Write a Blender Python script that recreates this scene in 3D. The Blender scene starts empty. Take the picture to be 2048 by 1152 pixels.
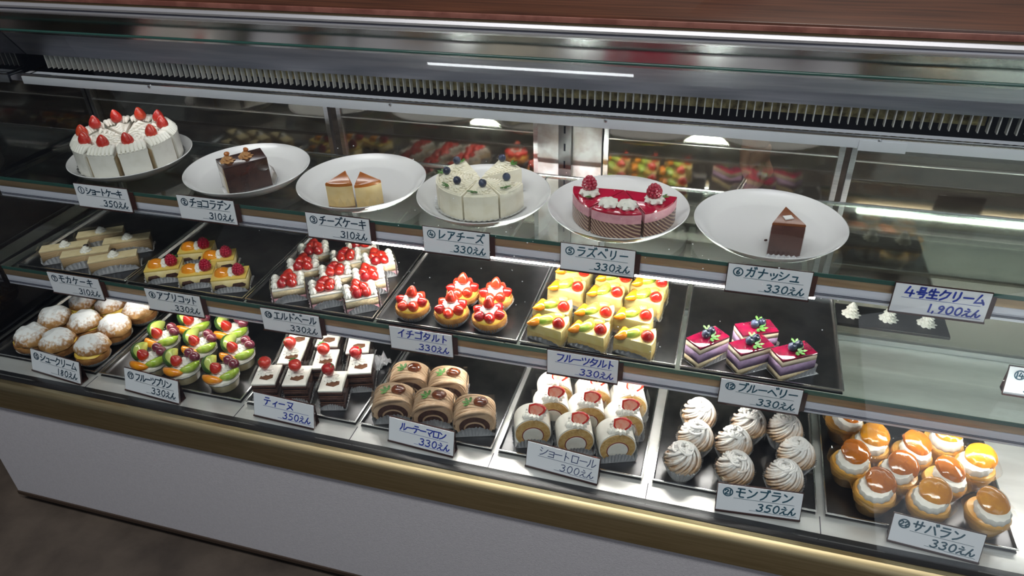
import bpy, bmesh, math, random
from mathutils import Vector, Matrix, noise
random.seed(7)
S = bpy.context.scene
COL = S.collection
PI = math.pi

# ------------------------------------------------------------------ camera
H = 1.24                                   # camera height above the floor
F_PX = 1486.0
AX = Vector((0.9598, 0.1301, -0.2492))     # world x (along the case) in camera axes (right, down, forward)
AY = Vector((0.2796, -0.5346, 0.7975))     # world y (into the case)
AY = (AY - AX * AY.dot(AX)).normalized()
AX = AX.normalized()
AD = AX.cross(AY)
if AD.y < 0: AD = -AD                      # world down
cam_data = bpy.data.cameras.new('camera')
cam_data.sensor_width = 36
cam_data.lens = F_PX / 2048 * 36
cam_data.clip_start = 0.02
cam = bpy.data.objects.new('camera', cam_data)
COL.objects.link(cam)
def _row(i): return Vector((AX[i], AY[i], -AD[i]))
r_, u_, b_ = _row(0), -_row(1), -_row(2)
cam.matrix_world = Matrix(((r_.x, u_.x, b_.x, 0), (r_.y, u_.y, b_.y, 0), (r_.z, u_.z, b_.z, H), (0, 0, 0, 1)))
S.camera = cam

# ------------------------------------------------------------------ world, room light, exposure
w = bpy.data.worlds.new('world'); S.world = w; w.use_nodes = True
w.node_tree.nodes['Background'].inputs[0].default_value = (0.62, 0.68, 0.85, 1)
w.node_tree.nodes['Background'].inputs[1].default_value = 0.11
def area(name, loc, target, sx, sy, power, color):
    l = bpy.data.lights.new(name, 'AREA'); l.shape = 'RECTANGLE'; l.size = sx; l.size_y = sy
    l.energy = power; l.color = color
    o = bpy.data.objects.new(name, l); COL.objects.link(o)
    o.location = loc
    o.rotation_euler = (Vector(target) - Vector(loc)).to_track_quat('-Z', 'Y').to_euler()
    return o
area('daylight_window', (2.6, -2.2, 1.6), (0.4, 1.0, 0.6), 3.4, 2.4, 17, (0.86, 0.92, 1.0))
area('ceiling_fill', (-0.2, -0.22, 2.75), (-0.2, 0.6, 0.4), 2.6, 0.35, 40, (1.0, 0.98, 0.95))  # unseen overhead fill added to brighten the case front
area('ceiling_tube_light', (-0.99, -0.74, 2.70), (-0.99, -0.70, 0.0), 1.06, 0.018, 0.8, (0.95, 0.97, 1.0))
area('back_room_fill', (0.5, 2.2, 2.5), (0.3, 1.5, 0.7), 0.9, 0.4, 22, (1.0, 0.95, 0.88))  # unseen fill added to light the hand behind the rear door
S.view_settings.view_transform = 'Standard'
S.view_settings.look = 'None'
S.view_settings.gamma = 1
S.view_settings.use_curve_mapping = False
S.view_settings.exposure = 0.12
S.cycles.use_denoising = True
S.cycles.max_bounces = 10
S.cycles.transparent_max_bounces = 24
S.cycles.sample_clamp_indirect = 6
S.cycles.caustics_reflective = False
S.cycles.caustics_refractive = False

# ------------------------------------------------------------------ helpers
def on(px, py, z):
    """point of the horizontal plane at height z that the photo shows at (px, py)"""
    v = Vector(((px - 1024) / F_PX, (py - 576) / F_PX, 1.0))
    d = Vector((v.dot(AX), v.dot(AY), -v.dot(AD)))
    t = (z - H) / d.z
    return Vector((d.x * t, d.y * t, z))

def srgb(r, g, b):
    f = lambda c: (c / 255 / 12.92) if c / 255 <= 0.04045 else ((c / 255 + 0.055) / 1.055) ** 2.4
    return (f(r), f(g), f(b), 1)

MATS = {}
def mat(name, c, rough=0.5, metal=0.0, c2=None, scale=40.0, lo=0.4, hi=0.6, bump=0.0, bscale=120.0, coat=0.0,
        emit=None, tex='noise', stretch=None, spec=0.5, sss=0.0, detail=4, wdir='X'):
    if name in MATS: return MATS[name]
    m = bpy.data.materials.new(name); m.use_nodes = True
    nt = m.node_tree; p = nt.nodes['Principled BSDF']
    p.inputs['Base Color'].default_value = c
    p.inputs['Roughness'].default_value = rough
    p.inputs['Metallic'].default_value = metal
    p.inputs['Specular IOR Level'].default_value = spec
    if coat: p.inputs['Coat Weight'].default_value = coat; p.inputs['Coat Roughness'].default_value = 0.06
    if sss:
        p.inputs['Subsurface Weight'].default_value = sss; p.inputs['Subsurface Radius'].default_value = (0.006, 0.004, 0.003)
        p.inputs['Subsurface Scale'].default_value = 1.0
    tc = nt.nodes.new('ShaderNodeTexCoord')
    src = tc.outputs['Object']
    if stretch:
        mp = nt.nodes.new('ShaderNodeMapping'); mp.inputs['Scale'].default_value = stretch
        nt.links.new(src, mp.inputs['Vector']); src = mp.outputs['Vector']
    if c2 is not None:
        if tex == 'voronoi':
            t = nt.nodes.new('ShaderNodeTexVoronoi'); t.inputs['Scale'].default_value = scale; o = t.outputs['Distance']
        elif tex == 'wave':
            t = nt.nodes.new('ShaderNodeTexWave'); t.inputs['Scale'].default_value = scale; t.inputs['Distortion'].default_value = 1.5; t.bands_direction = wdir
            o = t.outputs['Fac']
        else:
            t = nt.nodes.new('ShaderNodeTexNoise'); t.inputs['Scale'].default_value = scale; t.inputs['Detail'].default_value = detail
            o = t.outputs['Fac']
        nt.links.new(src, t.inputs['Vector'])
        rp = nt.nodes.new('ShaderNodeValToRGB')
        rp.color_ramp.elements[0].position = lo; rp.color_ramp.elements[1].position = hi
        rp.color_ramp.elements[0].color = c; rp.color_ramp.elements[1].color = c2
        nt.links.new(o, rp.inputs['Fac']); nt.links.new(rp.outputs['Color'], p.inputs['Base Color'])
    if bump:
        n = nt.nodes.new('ShaderNodeTexNoise'); n.inputs['Scale'].default_value = bscale; n.inputs['Detail'].default_value = 4
        nt.links.new(src, n.inputs['Vector'])
        bp = nt.nodes.new('ShaderNodeBump'); bp.inputs['Strength'].default_value = bump; bp.inputs['Distance'].default_value = 0.002
        nt.links.new(n.outputs['Fac'], bp.inputs['Height']); nt.links.new(bp.outputs['Normal'], p.inputs['Normal'])
    if emit:
        p.inputs['Emission Color'].default_value = emit[0]; p.inputs['Emission Strength'].default_value = emit[1]
    MATS[name] = m
    return m

def glass(name, tint=(1, 1, 1, 1), ior=1.45, rough=0.0, boost=0.0, mirror_color=(1, 1, 1, 1)):
    if name in MATS: return MATS[name]
    m = bpy.data.materials.new(name); m.use_nodes = True
    nt = m.node_tree; nt.nodes.remove(nt.nodes['Principled BSDF'])
    out = nt.nodes['Material Output']
    tr = nt.nodes.new('ShaderNodeBsdfTransparent'); tr.inputs[0].default_value = tint
    gl = nt.nodes.new('ShaderNodeBsdfGlossy'); gl.inputs['Roughness'].default_value = rough; gl.inputs['Color'].default_value = mirror_color
    lw = nt.nodes.new('ShaderNodeLayerWeight'); lw.inputs['Blend'].default_value = 0.5      # Schlick's approximation
    pw = nt.nodes.new('ShaderNodeMath'); pw.operation = 'POWER'; pw.inputs[1].default_value = 5.0
    nt.links.new(lw.outputs['Facing'], pw.inputs[0])
    f0 = ((ior - 1) / (ior + 1)) ** 2 + boost
    ad = nt.nodes.new('ShaderNodeMath'); ad.operation = 'MULTIPLY_ADD'; ad.use_clamp = True
    ad.inputs[1].default_value = 1 - f0; ad.inputs[2].default_value = f0
    nt.links.new(pw.outputs[0], ad.inputs[0]); fac = ad.outputs[0]
    mx = nt.nodes.new('ShaderNodeMixShader')
    nt.links.new(fac, mx.inputs[0]); nt.links.new(tr.outputs[0], mx.inputs[1]); nt.links.new(gl.outputs[0], mx.inputs[2])
    nt.links.new(mx.outputs[0], out.inputs[0])
    MATS[name] = m
    return m

def dusted(name, c, c2, z0, z1, rough=0.75, nscale=90.0, amp=0.012, base2=None):
    """crust with powdered sugar lying on its upper part (fixed to the pastry, by its own height)"""
    if name in MATS: return MATS[name]
    m = bpy.data.materials.new(name); m.use_nodes = True
    nt = m.node_tree; p = nt.nodes['Principled BSDF']; p.inputs['Roughness'].default_value = rough
    tc = nt.nodes.new('ShaderNodeTexCoord'); sp = nt.nodes.new('ShaderNodeSeparateXYZ')
    nt.links.new(tc.outputs['Object'], sp.inputs[0])
    n = nt.nodes.new('ShaderNodeTexNoise'); n.inputs['Scale'].default_value = nscale; n.inputs['Detail'].default_value = 5
    nt.links.new(tc.outputs['Object'], n.inputs['Vector'])
    ma = nt.nodes.new('ShaderNodeMath'); ma.operation = 'MULTIPLY_ADD'; ma.inputs[1].default_value = amp * 2; ma.inputs[2].default_value = -amp
    nt.links.new(n.outputs['Fac'], ma.inputs[0])
    ad = nt.nodes.new('ShaderNodeMath'); ad.operation = 'ADD'
    nt.links.new(sp.outputs['Z'], ad.inputs[0]); nt.links.new(ma.outputs[0], ad.inputs[1])
    mr = nt.nodes.new('ShaderNodeMapRange'); mr.inputs['From Min'].default_value = z0; mr.inputs['From Max'].default_value = z1
    nt.links.new(ad.outputs[0], mr.inputs['Value'])
    base = nt.nodes.new('ShaderNodeValToRGB'); base.color_ramp.elements[0].position = .35; base.color_ramp.elements[1].position = .65
    base.color_ramp.elements[0].color = c; base.color_ramp.elements[1].color = base2 or c
    n2 = nt.nodes.new('ShaderNodeTexNoise'); n2.inputs['Scale'].default_value = 45
    nt.links.new(tc.outputs['Object'], n2.inputs['Vector']); nt.links.new(n2.outputs['Fac'], base.inputs[0])
    mx = nt.nodes.new('ShaderNodeMix'); mx.data_type = 'RGBA'
    nt.links.new(mr.outputs[0], mx.inputs['Factor']); nt.links.new(base.outputs[0], mx.inputs['A']); mx.inputs['B'].default_value = c2
    nt.links.new(mx.outputs['Result'], p.inputs['Base Color'])
    MATS[name] = m
    return m

I4 = Matrix.Identity(4)
def T(x, y, z): return Matrix.Translation((x, y, z))
def R(a, ax='Z'): return Matrix.Rotation(a, 4, ax)
def SC(x, y, z): return Matrix.Diagonal((x, y, z, 1))

class MB:
    def __init__(s): s.bm = bmesh.new()
    def _add(s, verts, faces, M=I4):
        vs = [s.bm.verts.new(M @ Vector(v)) for v in verts]
        for f in faces:
            try: s.bm.faces.new([vs[i] for i in f])
            except ValueError: pass
        return vs
    def box(s, x0, x1, y0, y1, z0, z1, bev=0.0, M=I4, seg=2):
        v = [(x0,y0,z0),(x1,y0,z0),(x1,y1,z0),(x0,y1,z0),(x0,y0,z1),(x1,y0,z1),(x1,y1,z1),(x0,y1,z1)]
        f = [(3,2,1,0),(4,5,6,7),(0,1,5,4),(1,2,6,5),(2,3,7,6),(3,0,4,7)]
        vs = s._add(v, f, M)
        if bev:
            es = list({e for a in vs for e in a.link_edges})
            bmesh.ops.bevel(s.bm, geom=es, offset=bev, segments=seg, affect='EDGES', profile=0.6)
        return s
    def prism(s, poly, z0, z1, M=I4, bev=0.0, top=None):
        n = len(poly); top = top or poly
        v = [(x, y, z0) for x, y in poly] + [(x, y, z1) for x, y in top]
        f = [tuple(range(n - 1, -1, -1)), tuple(range(n, 2 * n))] + [(i, (i + 1) % n, n + (i + 1) % n, n + i) for i in range(n)]
        vs = s._add(v, f, M)
        if bev:
            es = [e for e in {e for a in vs[n:] for e in a.link_edges} if all(q in vs[n:] for q in e.verts)]
            bmesh.ops.bevel(s.bm, geom=es, offset=bev, segments=2, affect='EDGES', profile=0.6)
        return s
    def lathe(s, prof, n=28, M=I4, flute=None, cap=True):
        """flute(theta, r, z) -> r"""
        vs = []; rings = []
        for r, z in prof:
            ring = []
            for i in range(n):
                th = 2 * PI * i / n
                rr = flute(th, r, z) if flute else r
                ring.append(s.bm.verts.new(M @ Vector((rr * math.cos(th), rr * math.sin(th), z))))
            rings.append(ring)
        for a, b in zip(rings, rings[1:]):
            for i in range(n):
                j = (i + 1) % n
                s.bm.faces.new((a[i], a[j], b[j], b[i]))
        if cap:
            if prof[0][0] > 1e-6: s.bm.faces.new(rings[0][::-1])
            if prof[-1][0] > 1e-6: s.bm.faces.new(rings[-1])
        return s
    def ell(s, c, r, M=I4, u=16, v=10, bump=0.0, bs=80.0):
        rx, ry, rz = r if hasattr(r, '__len__') else (r, r, r)
        rings = []
        top = Vector((0, 0, 1)); off = Vector((random.random() * 9, random.random() * 9, random.random() * 9))
        def pt(d):
            k = 1 + (bump * noise.noise(Vector((d.x * rx, d.y * ry, d.z * rz)) * bs + off) if bump else 0)
            return M @ Vector((c[0] + d.x * rx * k, c[1] + d.y * ry * k, c[2] + d.z * rz * k))
        for j in range(1, v):
            ph = PI * j / v
            rings.append([s.bm.verts.new(pt(Vector((math.sin(ph) * math.cos(2*PI*i/u), math.sin(ph) * math.sin(2*PI*i/u), math.cos(ph))))) for i in range(u)])
        a = s.bm.verts.new(pt(top)); b = s.bm.verts.new(pt(-top))
        for i in range(u):
            j = (i + 1) % u
            s.bm.faces.new((a, rings[0][i], rings[0][j]))
            s.bm.faces.new((b, rings[-1][j], rings[-1][i]))
            for p, q in zip(rings, rings[1:]): s.bm.faces.new((p[i], q[i], q[j], p[j]))
        return s
    def tube(s, pts, r, n=7, M=I4, sy=1.0, up=Vector((0, 0, 1))):
        pts = [Vector(p) for p in pts]; k = len(pts)
        rad = r if hasattr(r, '__len__') else [r] * k
        rings = []
        for i, p in enumerate(pts):
            d = (pts[min(i + 1, k - 1)] - pts[max(i - 1, 0)]).normalized()
            a = d.cross(up)
            if a.length < 1e-4: a = d.cross(Vector((1, 0, 0)))
            a.normalize(); b = a.cross(d)
            rings.append([s.bm.verts.new(M @ (p + (a * math.cos(2*PI*j/n) + b * sy * math.sin(2*PI*j/n)) * max(rad[i], 1e-5))) for j in range(n)])
        for A, B in zip(rings, rings[1:]):
            for j in range(n):
                q = (j + 1) % n
                s.bm.faces.new((A[j], A[q], B[q], B[j]))
        s.bm.faces.new(rings[0][::-1]); s.bm.faces.new(rings[-1])
        return s
    def sheet(s, rows, M=I4):
        g = [[s.bm.verts.new(M @ Vector(p)) for p in row] for row in rows]
        for a, b in zip(g, g[1:]):
            for i in range(len(a) - 1): s.bm.faces.new((a[i], a[i + 1], b[i + 1], b[i]))
        return s
    def swirl(s, r, h, c=(0, 0, 0), lobes=8, twist=2.2, amp=0.16, M=I4, n=40, rings=11):
        """piped cream rosette"""
        prof = []
        for i in range(rings):
            t = i / (rings - 1)
            rr = r * (1 - t) ** 0.62 * (1 + 0.10 * math.sin(t * 16))
            prof.append((max(rr, 0.0004), c[2] + h * t))
        MM = M @ T(c[0], c[1], 0)
        z0 = c[2]
        s.lathe(prof, n, MM, flute=lambda th, q, z: q * (1 + amp * math.cos(lobes * th + twist * 6 * (z - z0) / h)))
        return s
    def obj(s, name, m, parent=None, smooth=True, sharp=0.75):
        bmesh.ops.recalc_face_normals(s.bm, faces=s.bm.faces)
        if smooth:
            for e in s.bm.edges:
                if len(e.link_faces) == 2 and e.calc_face_angle(0) > sharp: e.smooth = False
        me = bpy.data.meshes.new(name); s.bm.to_mesh(me); s.bm.free()
        if smooth: me.polygons.foreach_set('use_smooth', [True] * len(me.polygons))
        me.materials.append(m)
        o = bpy.data.objects.new(name, me); COL.objects.link(o)
        if parent: o.parent = parent
        return o

def tag(o, label=None, cat=None, group=None, kind=None):
    if label: o['label'] = label
    if cat: o['category'] = cat
    if group: o['group'] = group
    if kind: o['kind'] = kind
    return o
def thing(name, label, cat, loc=(0, 0, 0), rz=0.0, group=None):
    o = bpy.data.objects.new(name, None); COL.objects.link(o)
    o.empty_display_size = 0.02
    o.location = loc; o.rotation_euler = (0, 0, rz)
    return tag(o, label, cat, group)
def copy_tree(o, parent=None):
    c = o.copy(); COL.objects.link(c)
    if parent: c.parent = parent
    for ch in o.children: copy_tree(ch, c)
    return c
def struct(o): o['kind'] = 'structure'; return o

# ------------------------------------------------------------------ materials
steel = mat('brushed_steel', (0.60, 0.60, 0.62, 1), 0.28, 1.0, c2=(0.50, 0.50, 0.53, 1), scale=30, stretch=(0.3, 20, 20))
deck_steel = mat('deck_steel', (0.74, 0.73, 0.71, 1), 0.36, 0.55, c2=(0.68, 0.67, 0.65, 1), scale=14, stretch=(1, 4, 4))
dark_steel = mat('tray_steel', (0.125, 0.122, 0.125, 1), 0.30, 1.0, c2=(0.09, 0.088, 0.092, 1), scale=18)
rim_steel = mat('tray_rim_steel', (0.62, 0.62, 0.62, 1), 0.25, 1.0)
panel_steel = mat('panel_steel', (0.30, 0.30, 0.335, 1), 0.45, 1.0, c2=(0.24, 0.24, 0.275, 1), scale=12, stretch=(.5, 6, 6))
alu = mat('aluminium', (0.62, 0.62, 0.65, 1), 0.34, 0.55, c2=(0.56, 0.56, 0.59, 1), scale=10, stretch=(.4, 20, 20))
mirror_steel = mat('mirror_steel', (0.30, 0.30, 0.31, 1), 0.20, 1.0)
brass = mat('brushed_brass', (0.52, 0.43, 0.25, 1), 0.42, 1.0, c2=(0.44, 0.36, 0.20, 1), scale=25, stretch=(.4, 12, 12))
gasket = mat('black_rubber', (0.012, 0.012, 0.013, 1), 0.32)
white_panel = mat('white_laminate', (0.60, 0.595, 0.625, 1), 0.55, c2=(0.56, 0.555, 0.585, 1), scale=300, bump=0.25, bscale=500)
brown_lam = mat('brown_laminate', (0.115, 0.042, 0.022, 1), 0.28, c2=(0.045, 0.018, 0.011, 1), scale=6, stretch=(1, 14, 14), lo=.3, hi=.75, coat=.3)
edge_band = mat('pink_brown_edge_band', (0.26, 0.105, 0.080, 1), 0.45, c2=(0.17, 0.06, 0.045, 1), scale=30)
bronze = mat('bronze_strip', (0.44, 0.31, 0.19, 1), 0.38, 0.6, c2=(0.36, 0.25, 0.15, 1), scale=18, stretch=(.5, 10, 10))
white_rail = mat('pale_rail', (0.66, 0.67, 0.76, 1), 0.35, c2=(0.60, 0.61, 0.70, 1), scale=8, stretch=(1, 20, 20))
dark_line = mat('dark_line', (0.03, 0.03, 0.05, 1), 0.6)
green_edge = mat('green_glass_edge', (0.03, 0.09, 0.075, 1), 0.12, spec=0.7)
black = mat('black_cavity', (0.008, 0.008, 0.014, 1), 0.7, spec=0.1)
foam = mat('yellowed_foam', (0.60, 0.50, 0.24, 1), 0.9, c2=(0.10, 0.07, 0.03, 1), scale=90, lo=.35, hi=.7, bump=1, bscale=160)
fin_m = mat('fin_aluminium', (0.82, 0.80, 0.74, 1), 0.35, 0.15)
clear_glass = glass('front_glass', (0.97, 0.99, 0.985, 1), 1.42)
shelf_glass = glass('shelf_glass', (0.90, 0.95, 0.93, 1), 1.45)
film = glass('clear_film', (0.96, 0.96, 0.95, 1), 1.33, 0.08, boost=0.05)
cup_plastic = glass('cup_plastic', (0.95, 0.94, 0.92, 1), 1.4, 0.05, boost=0.04)
mirror_glass = glass('smoked_mirror_glass', (0.86, 0.86, 0.83, 1), 1.45, 0.05, boost=0.26, mirror_color=(0.74, 0.71, 0.64, 1))
foil = mat('silver_foil', (0.84, 0.84, 0.86, 1), 0.24, 0.55, bump=0.5, bscale=220)
foil_gray = mat('dull_foil', (0.62, 0.63, 0.65, 1), 0.30, 0.55, bump=0.5, bscale=220)
paper = mat('white_paper_cup', (0.80, 0.78, 0.74, 1), 0.8)
china = mat('white_china', (0.70, 0.69, 0.69, 1), 0.12, coat=.4)
cream = mat('whipped_cream', (0.86, 0.83, 0.76, 1), 0.5, c2=(0.80, 0.77, 0.69, 1), scale=60, bump=.15, bscale=90)
ivory = mat('ivory_cream', (0.85, 0.80, 0.66, 1), 0.5, c2=(0.80, 0.74, 0.58, 1), scale=70, bump=.25, bscale=120)
sponge = mat('yellow_sponge', (0.68, 0.47, 0.20, 1), 0.85, c2=(0.58, 0.37, 0.13, 1), scale=180, bump=.6, bscale=300)
red_berry = mat('strawberry_red', (0.50, 0.018, 0.012, 1), 0.22, c2=(0.62, 0.045, 0.018, 1), scale=60, lo=.35, hi=.75, bump=.4, bscale=420, coat=.5)
dark_berry = mat('deep_strawberry_red', (0.34, 0.006, 0.010, 1), 0.20, c2=(0.44, 0.018, 0.014, 1), scale=70, bump=.4, bscale=420, coat=.5)
orange_berry = mat('orange_red_strawberry', (0.64, 0.065, 0.016, 1), 0.22, c2=(0.56, 0.022, 0.012, 1), scale=70, lo=.35, hi=.75, bump=.4, bscale=420, coat=.4)
glazed_berry = mat('glazed_strawberry', (0.48, 0.010, 0.008, 1), 0.10, c2=(0.62, 0.06, 0.022, 1), scale=90, lo=.4, hi=.8, bump=.25, bscale=420, coat=.9)
tart_berry = mat('glazed_orange_strawberry', (0.56, 0.026, 0.010, 1), 0.10, c2=(0.68, 0.11, 0.03, 1), scale=80, lo=.4, hi=.8, bump=.25, bscale=420, coat=.9)
berry_flesh = mat('cut_strawberry', (0.80, 0.62, 0.45, 1), 0.25, c2=(0.75, 0.09, 0.05, 1), scale=1.0, coat=.3)
raspberry_m = mat('raspberry', (0.46, 0.012, 0.045, 1), 0.30, c2=(0.36, 0.006, 0.03, 1), scale=200, coat=.3)
leaf_m = mat('green_leaf', (0.04, 0.13, 0.020, 1), 0.5, c2=(0.09, 0.24, 0.04, 1), scale=90)
bean_m = mat('coffee_bean', (0.02, 0.010, 0.008, 1), 0.3)
choc = mat('dark_chocolate', (0.035, 0.012, 0.008, 1), 0.22, c2=(0.055, 0.02, 0.012, 1), scale=40, coat=.4)
choc_sponge = mat('chocolate_sponge', (0.045, 0.016, 0.011, 1), 0.8, c2=(0.075, 0.03, 0.02, 1), scale=160, bump=.6, bscale=280)
choc_cream = mat('chocolate_cream', (0.13, 0.055, 0.032, 1), 0.6, c2=(0.10, 0.04, 0.022, 1), scale=80, bump=.2)

# ------------------------------------------------------------------ the room
b = MB(); b.box(-4.2, 3.2, -3.0, 3.6, -0.06, 0.0)
struct(b.obj('floor', mat('stone_floor', (0.105, 0.082, 0.064, 1), 0.7, c2=(0.045, 0.034, 0.027, 1), scale=9, lo=.3, hi=.7, bump=.3, bscale=90), None, False))
b = MB(); b.box(-4.2, 3.2, 3.2, 3.3, 0.0, 2.9)
struct(b.obj('wall_back', mat('dim_wall', (0.10, 0.095, 0.09, 1), 0.8, c2=(0.08, 0.075, 0.07, 1), scale=4), None, False))
b = MB(); b.box(-4.2, -4.1, -3.0, 3.2, 0.0, 2.9)
struct(b.obj('wall_left', mat('bluish_wall', (0.16, 0.18, 0.23, 1), 0.8, c2=(0.13, 0.15, 0.2, 1), scale=4), None, False))

# ------------------------------------------------------------------ the display case
XL, XR = -1.36, 0.85
DECK = H - 0.892; SH1 = H - 0.581; SH2 = H - 0.748
case = thing('display_case', 'long refrigerated cake display case with sloping glass front, brass strip and white base panel', 'display case', (0, 0, 0))
b = MB(); b.box(XL, XR, 0.745, 1.30, 0.030, H - 0.938)
b.obj('base_panel', white_panel, case, False)
b = MB(); b.box(XL, XR, 0.742, 0.752, 0.022, 0.031); b.box(XL + .03, XR - .03, 0.80, 1.28, 0.0, 0.030)
b.obj('toe_kick', mat('dark_brown_skirting', (0.05, 0.032, 0.022, 1), 0.5), case, False)
b = MB(); b.prism([(0.738, H-0.942), (0.7445, H-0.942), (0.7455, H-0.90), (0.785, H-0.90), (0.785, H-0.895), (0.766, H-0.892), (0.752, H-0.8885), (0.744, H-0.893), (0.7405, H-0.900)], XL, XR,
                 Matrix(((0,0,1,0),(1,0,0,0),(0,1,0,0),(0,0,0,1))))
b.obj('brass_strip', brass, case)
b = MB()
b.box(XL, XR, 0.7615, 0.783, H-0.900, H-0.8898, bev=0.0015)
b.obj('glass_gasket', gasket, case)
b = MB(); b.box(XL + .004, XR, 0.78, 1.30, H - 0.930, DECK)
b.obj('deck', deck_steel, case, False)
for xs in (-1.085, -0.765, -0.541, -0.296, -0.045, 0.205, 0.50):
    b = MB(); b.box(xs - .0006, xs + .0006, 0.784, 0.816, DECK, DECK + .0004); b.obj('deck_joint', dark_line, case, False)
# counter slab, aluminium rail and mirror strip above the front glass
b = MB(); b.box(XL - .25, XR, 1.090, 1.42, H - 0.283, H - 0.262, bev=.003); b.obj('counter_top', brown_lam, case)
b = MB(); b.box(XL - .25, XR, 1.0865, 1.0905, H - 0.2735, H - 0.2655, bev=.001); b.obj('edge_band', edge_band, case)
b = MB(); b.box(XL - .25, XR, 1.0875, 1.0905, H - 0.2795, H - 0.2736); b.obj('trim_strip', mat('olive_brown_trim', (0.075, 0.05, 0.022, 1), 0.3, 0.3), case, False)
YZX = Matrix(((0,0,1,0),(1,0,0,0),(0,1,0,0),(0,0,0,1)))
b = MB()
b.prism([(1.086, H-0.2745-.0025), (1.081, H-0.2765), (1.0785, H-0.281), (1.0795, H-0.2845), (1.0825, H-0.2855), (1.0815, H-0.2885), (1.0815, H-0.292), (1.0845, H-0.2955), (1.10, H-0.2955), (1.10, H-0.2775)], XL - .25, XR, YZX)
b.obj('top_rail', alu, case)
b = MB(); b.box(XL - .25, XR, 1.0804, 1.0812, H - 0.2866, H - 0.2856); b.obj('rail_groove', dark_line, case, False)
b = MB(); b.prism([(1.098, H-0.2955), (1.128, H-0.3455), (1.133, H-0.3455), (1.133, H-0.285), (1.098, H-0.285)], XL, XR, YZX); b.obj('mirror_strip', mirror_steel, case, False)
b = MB(); b.prism([(1.1285, H-0.3457), (1.162, H-0.3965), (1.168, H-0.3965), (1.168, H-0.3457)], XL, XR, YZX); b.obj('air_duct_panel', panel_steel, case, False)
# air outlet: fins, foam filter and dark cavity
b = MB()
n_f = 172
for i in range(n_f):
    x = -1.325 + i * (XR + 1.30) / n_f
    b.box(x - .0008, x + .0008, 1.168, 1.178, H - 0.4245, H - 0.394)
b.obj('fin_comb', fin_m, case, False)
b = MB(); b.box(-0.98, 0.36, 1.181, 1.20, H - 0.4175, H - 0.39); b.obj('foam_filter', foam, case, False)
b = MB(); b.box(XL, XR, 1.212, 1.268, H - 0.462, H - 0.345); b.obj('air_cavity', black, case, False)
# light rail below the fins
b = MB(); b.box(-1.345, XR, 1.118, 1.124, H - 0.4415, H - 0.4265, bev=.0006); b.obj('light_rail', mat('rail_white', (0.60, 0.61, 0.66, 1), 0.4), case)
b = MB(); b.box(-1.345, XR, 1.119, 1.1245, H - 0.4265, H - 0.4215, bev=.0008)
b.box(-1.345, -1.342, 1.1245, 1.20, H - 0.4265, H - 0.4225); b.obj('rail_cap', mat('rail_chrome', (0.70, 0.68, 0.66, 1), 0.15, 1.0), case)
for xs in (-1.045, -0.555, -0.185, 0.215):
    b = MB(); b.lathe([(0.0028, 0), (0.0028, .0008), (0.002, .0014), (0, .0014)], 12, T(xs, 1.118, H - 0.4285) @ R(PI/2, 'X')); b.obj('rail_screw', steel, case)
b = MB(); b.box(0.188, 0.252, 1.1165, 1.1185, H - 0.4445, H - 0.4285, bev=.0005); b.obj('rail_joint', mat('rail_joint_white', (0.62, 0.63, 0.68, 1), 0.4), case)
# fluorescent tubes (each with its own light)
def tube_light(name, x0, x1, y, z, strength, r=0.0045, color=(1.0, 0.96, 0.90, 1)):
    m = mat('lit_tube_%s' % name, (1, 1, 1, 1), 0.4, emit=(color, strength))
    b = MB(); b.tube([(x0, y, z), (x1, y, z)], r, 12); return b.obj('fluorescent_tube', m, case)
b = MB(); b.box(-1.345, XR, 1.1246, 1.156, H - 0.4300, H - 0.4285); b.box(-1.345, XR, 1.1548, 1.156, H - 0.4500, H - 0.4301); b.obj('tube_shield', white_rail, case, False)  # unseen shield added to keep tube light off the duct panel and rear
tube_light('top', -1.30, 0.80, 1.138, H - 0.438, 6.5)
# sloping front glass
b = MB()
g0, g1 = Vector((0, 0.770, H - 0.886)), Vector((0, 1.104, H - 0.332))
nrm = Vector((0, -(g1.z - g0.z), g1.y - g0.y)).normalized()
q = [g0, g1, g1 - nrm * -0.005, g0 - nrm * -0.005]
b.prism([(p.y, p.z) for p in q], XL, XR, YZX)
b.obj('front_glass', clear_glass, case, False)
b = MB(); b.tube([(XL, 1.1035, H - 0.3325), (XR, 1.1035, H - 0.3325)], 0.0024, 10); b.obj('glass_top_edge', green_edge, case)
# side panel and the wooden end cheek
b = MB(); b.prism([(0.79, H-0.89), (1.30, H-0.89), (1.30, H-0.30), (1.11, H-0.30)], XL - .012, XL - .002, YZX)
b.obj('side_glass', glass('dark_side_glass', (0.35, 0.38, 0.45, 1), 1.5, 0.02, boost=.12), case, False)
# rear sliding doors
def rear_door(x0, x1, y):
    d = MB(); fw = 0.009
    for a, c in ((x0, x0 + fw), (x1 - fw, x1)): d.box(a, c, y - .006, y + .006, DECK + .0005, H - 0.40)
    d.box(x0 + fw, x1 - fw, y - .006, y + .006, H - 0.41, H - 0.40); d.box(x0 + fw, x1 - fw, y - .006, y + .006, DECK + .0005, DECK + .012)
    o = d.obj('sliding_door', steel, case, False)
    g = MB(); g.box(x0 + fw, x1 - fw, y - .0052, y - .0022, H - .5262, H - .5238, bev=.0006); g.obj('reflection_bar', mat('reflection_metal', (.85, .83, .78, 1), .25, .7), o)  # bar added to draw the reflected light line across the doors
    g = MB(); g.box(x0 + fw, x1 - fw, y - .002, y + .002, DECK + .012, H - 0.41); g.obj('door_pane', mirror_glass, o, False)
rear_door(XL, -0.770, 1.276); rear_door(-0.758, -0.339, 1.288); rear_door(-0.2137, 0.198, 1.288); rear_door(0.206, XR, 1.276)
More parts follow.
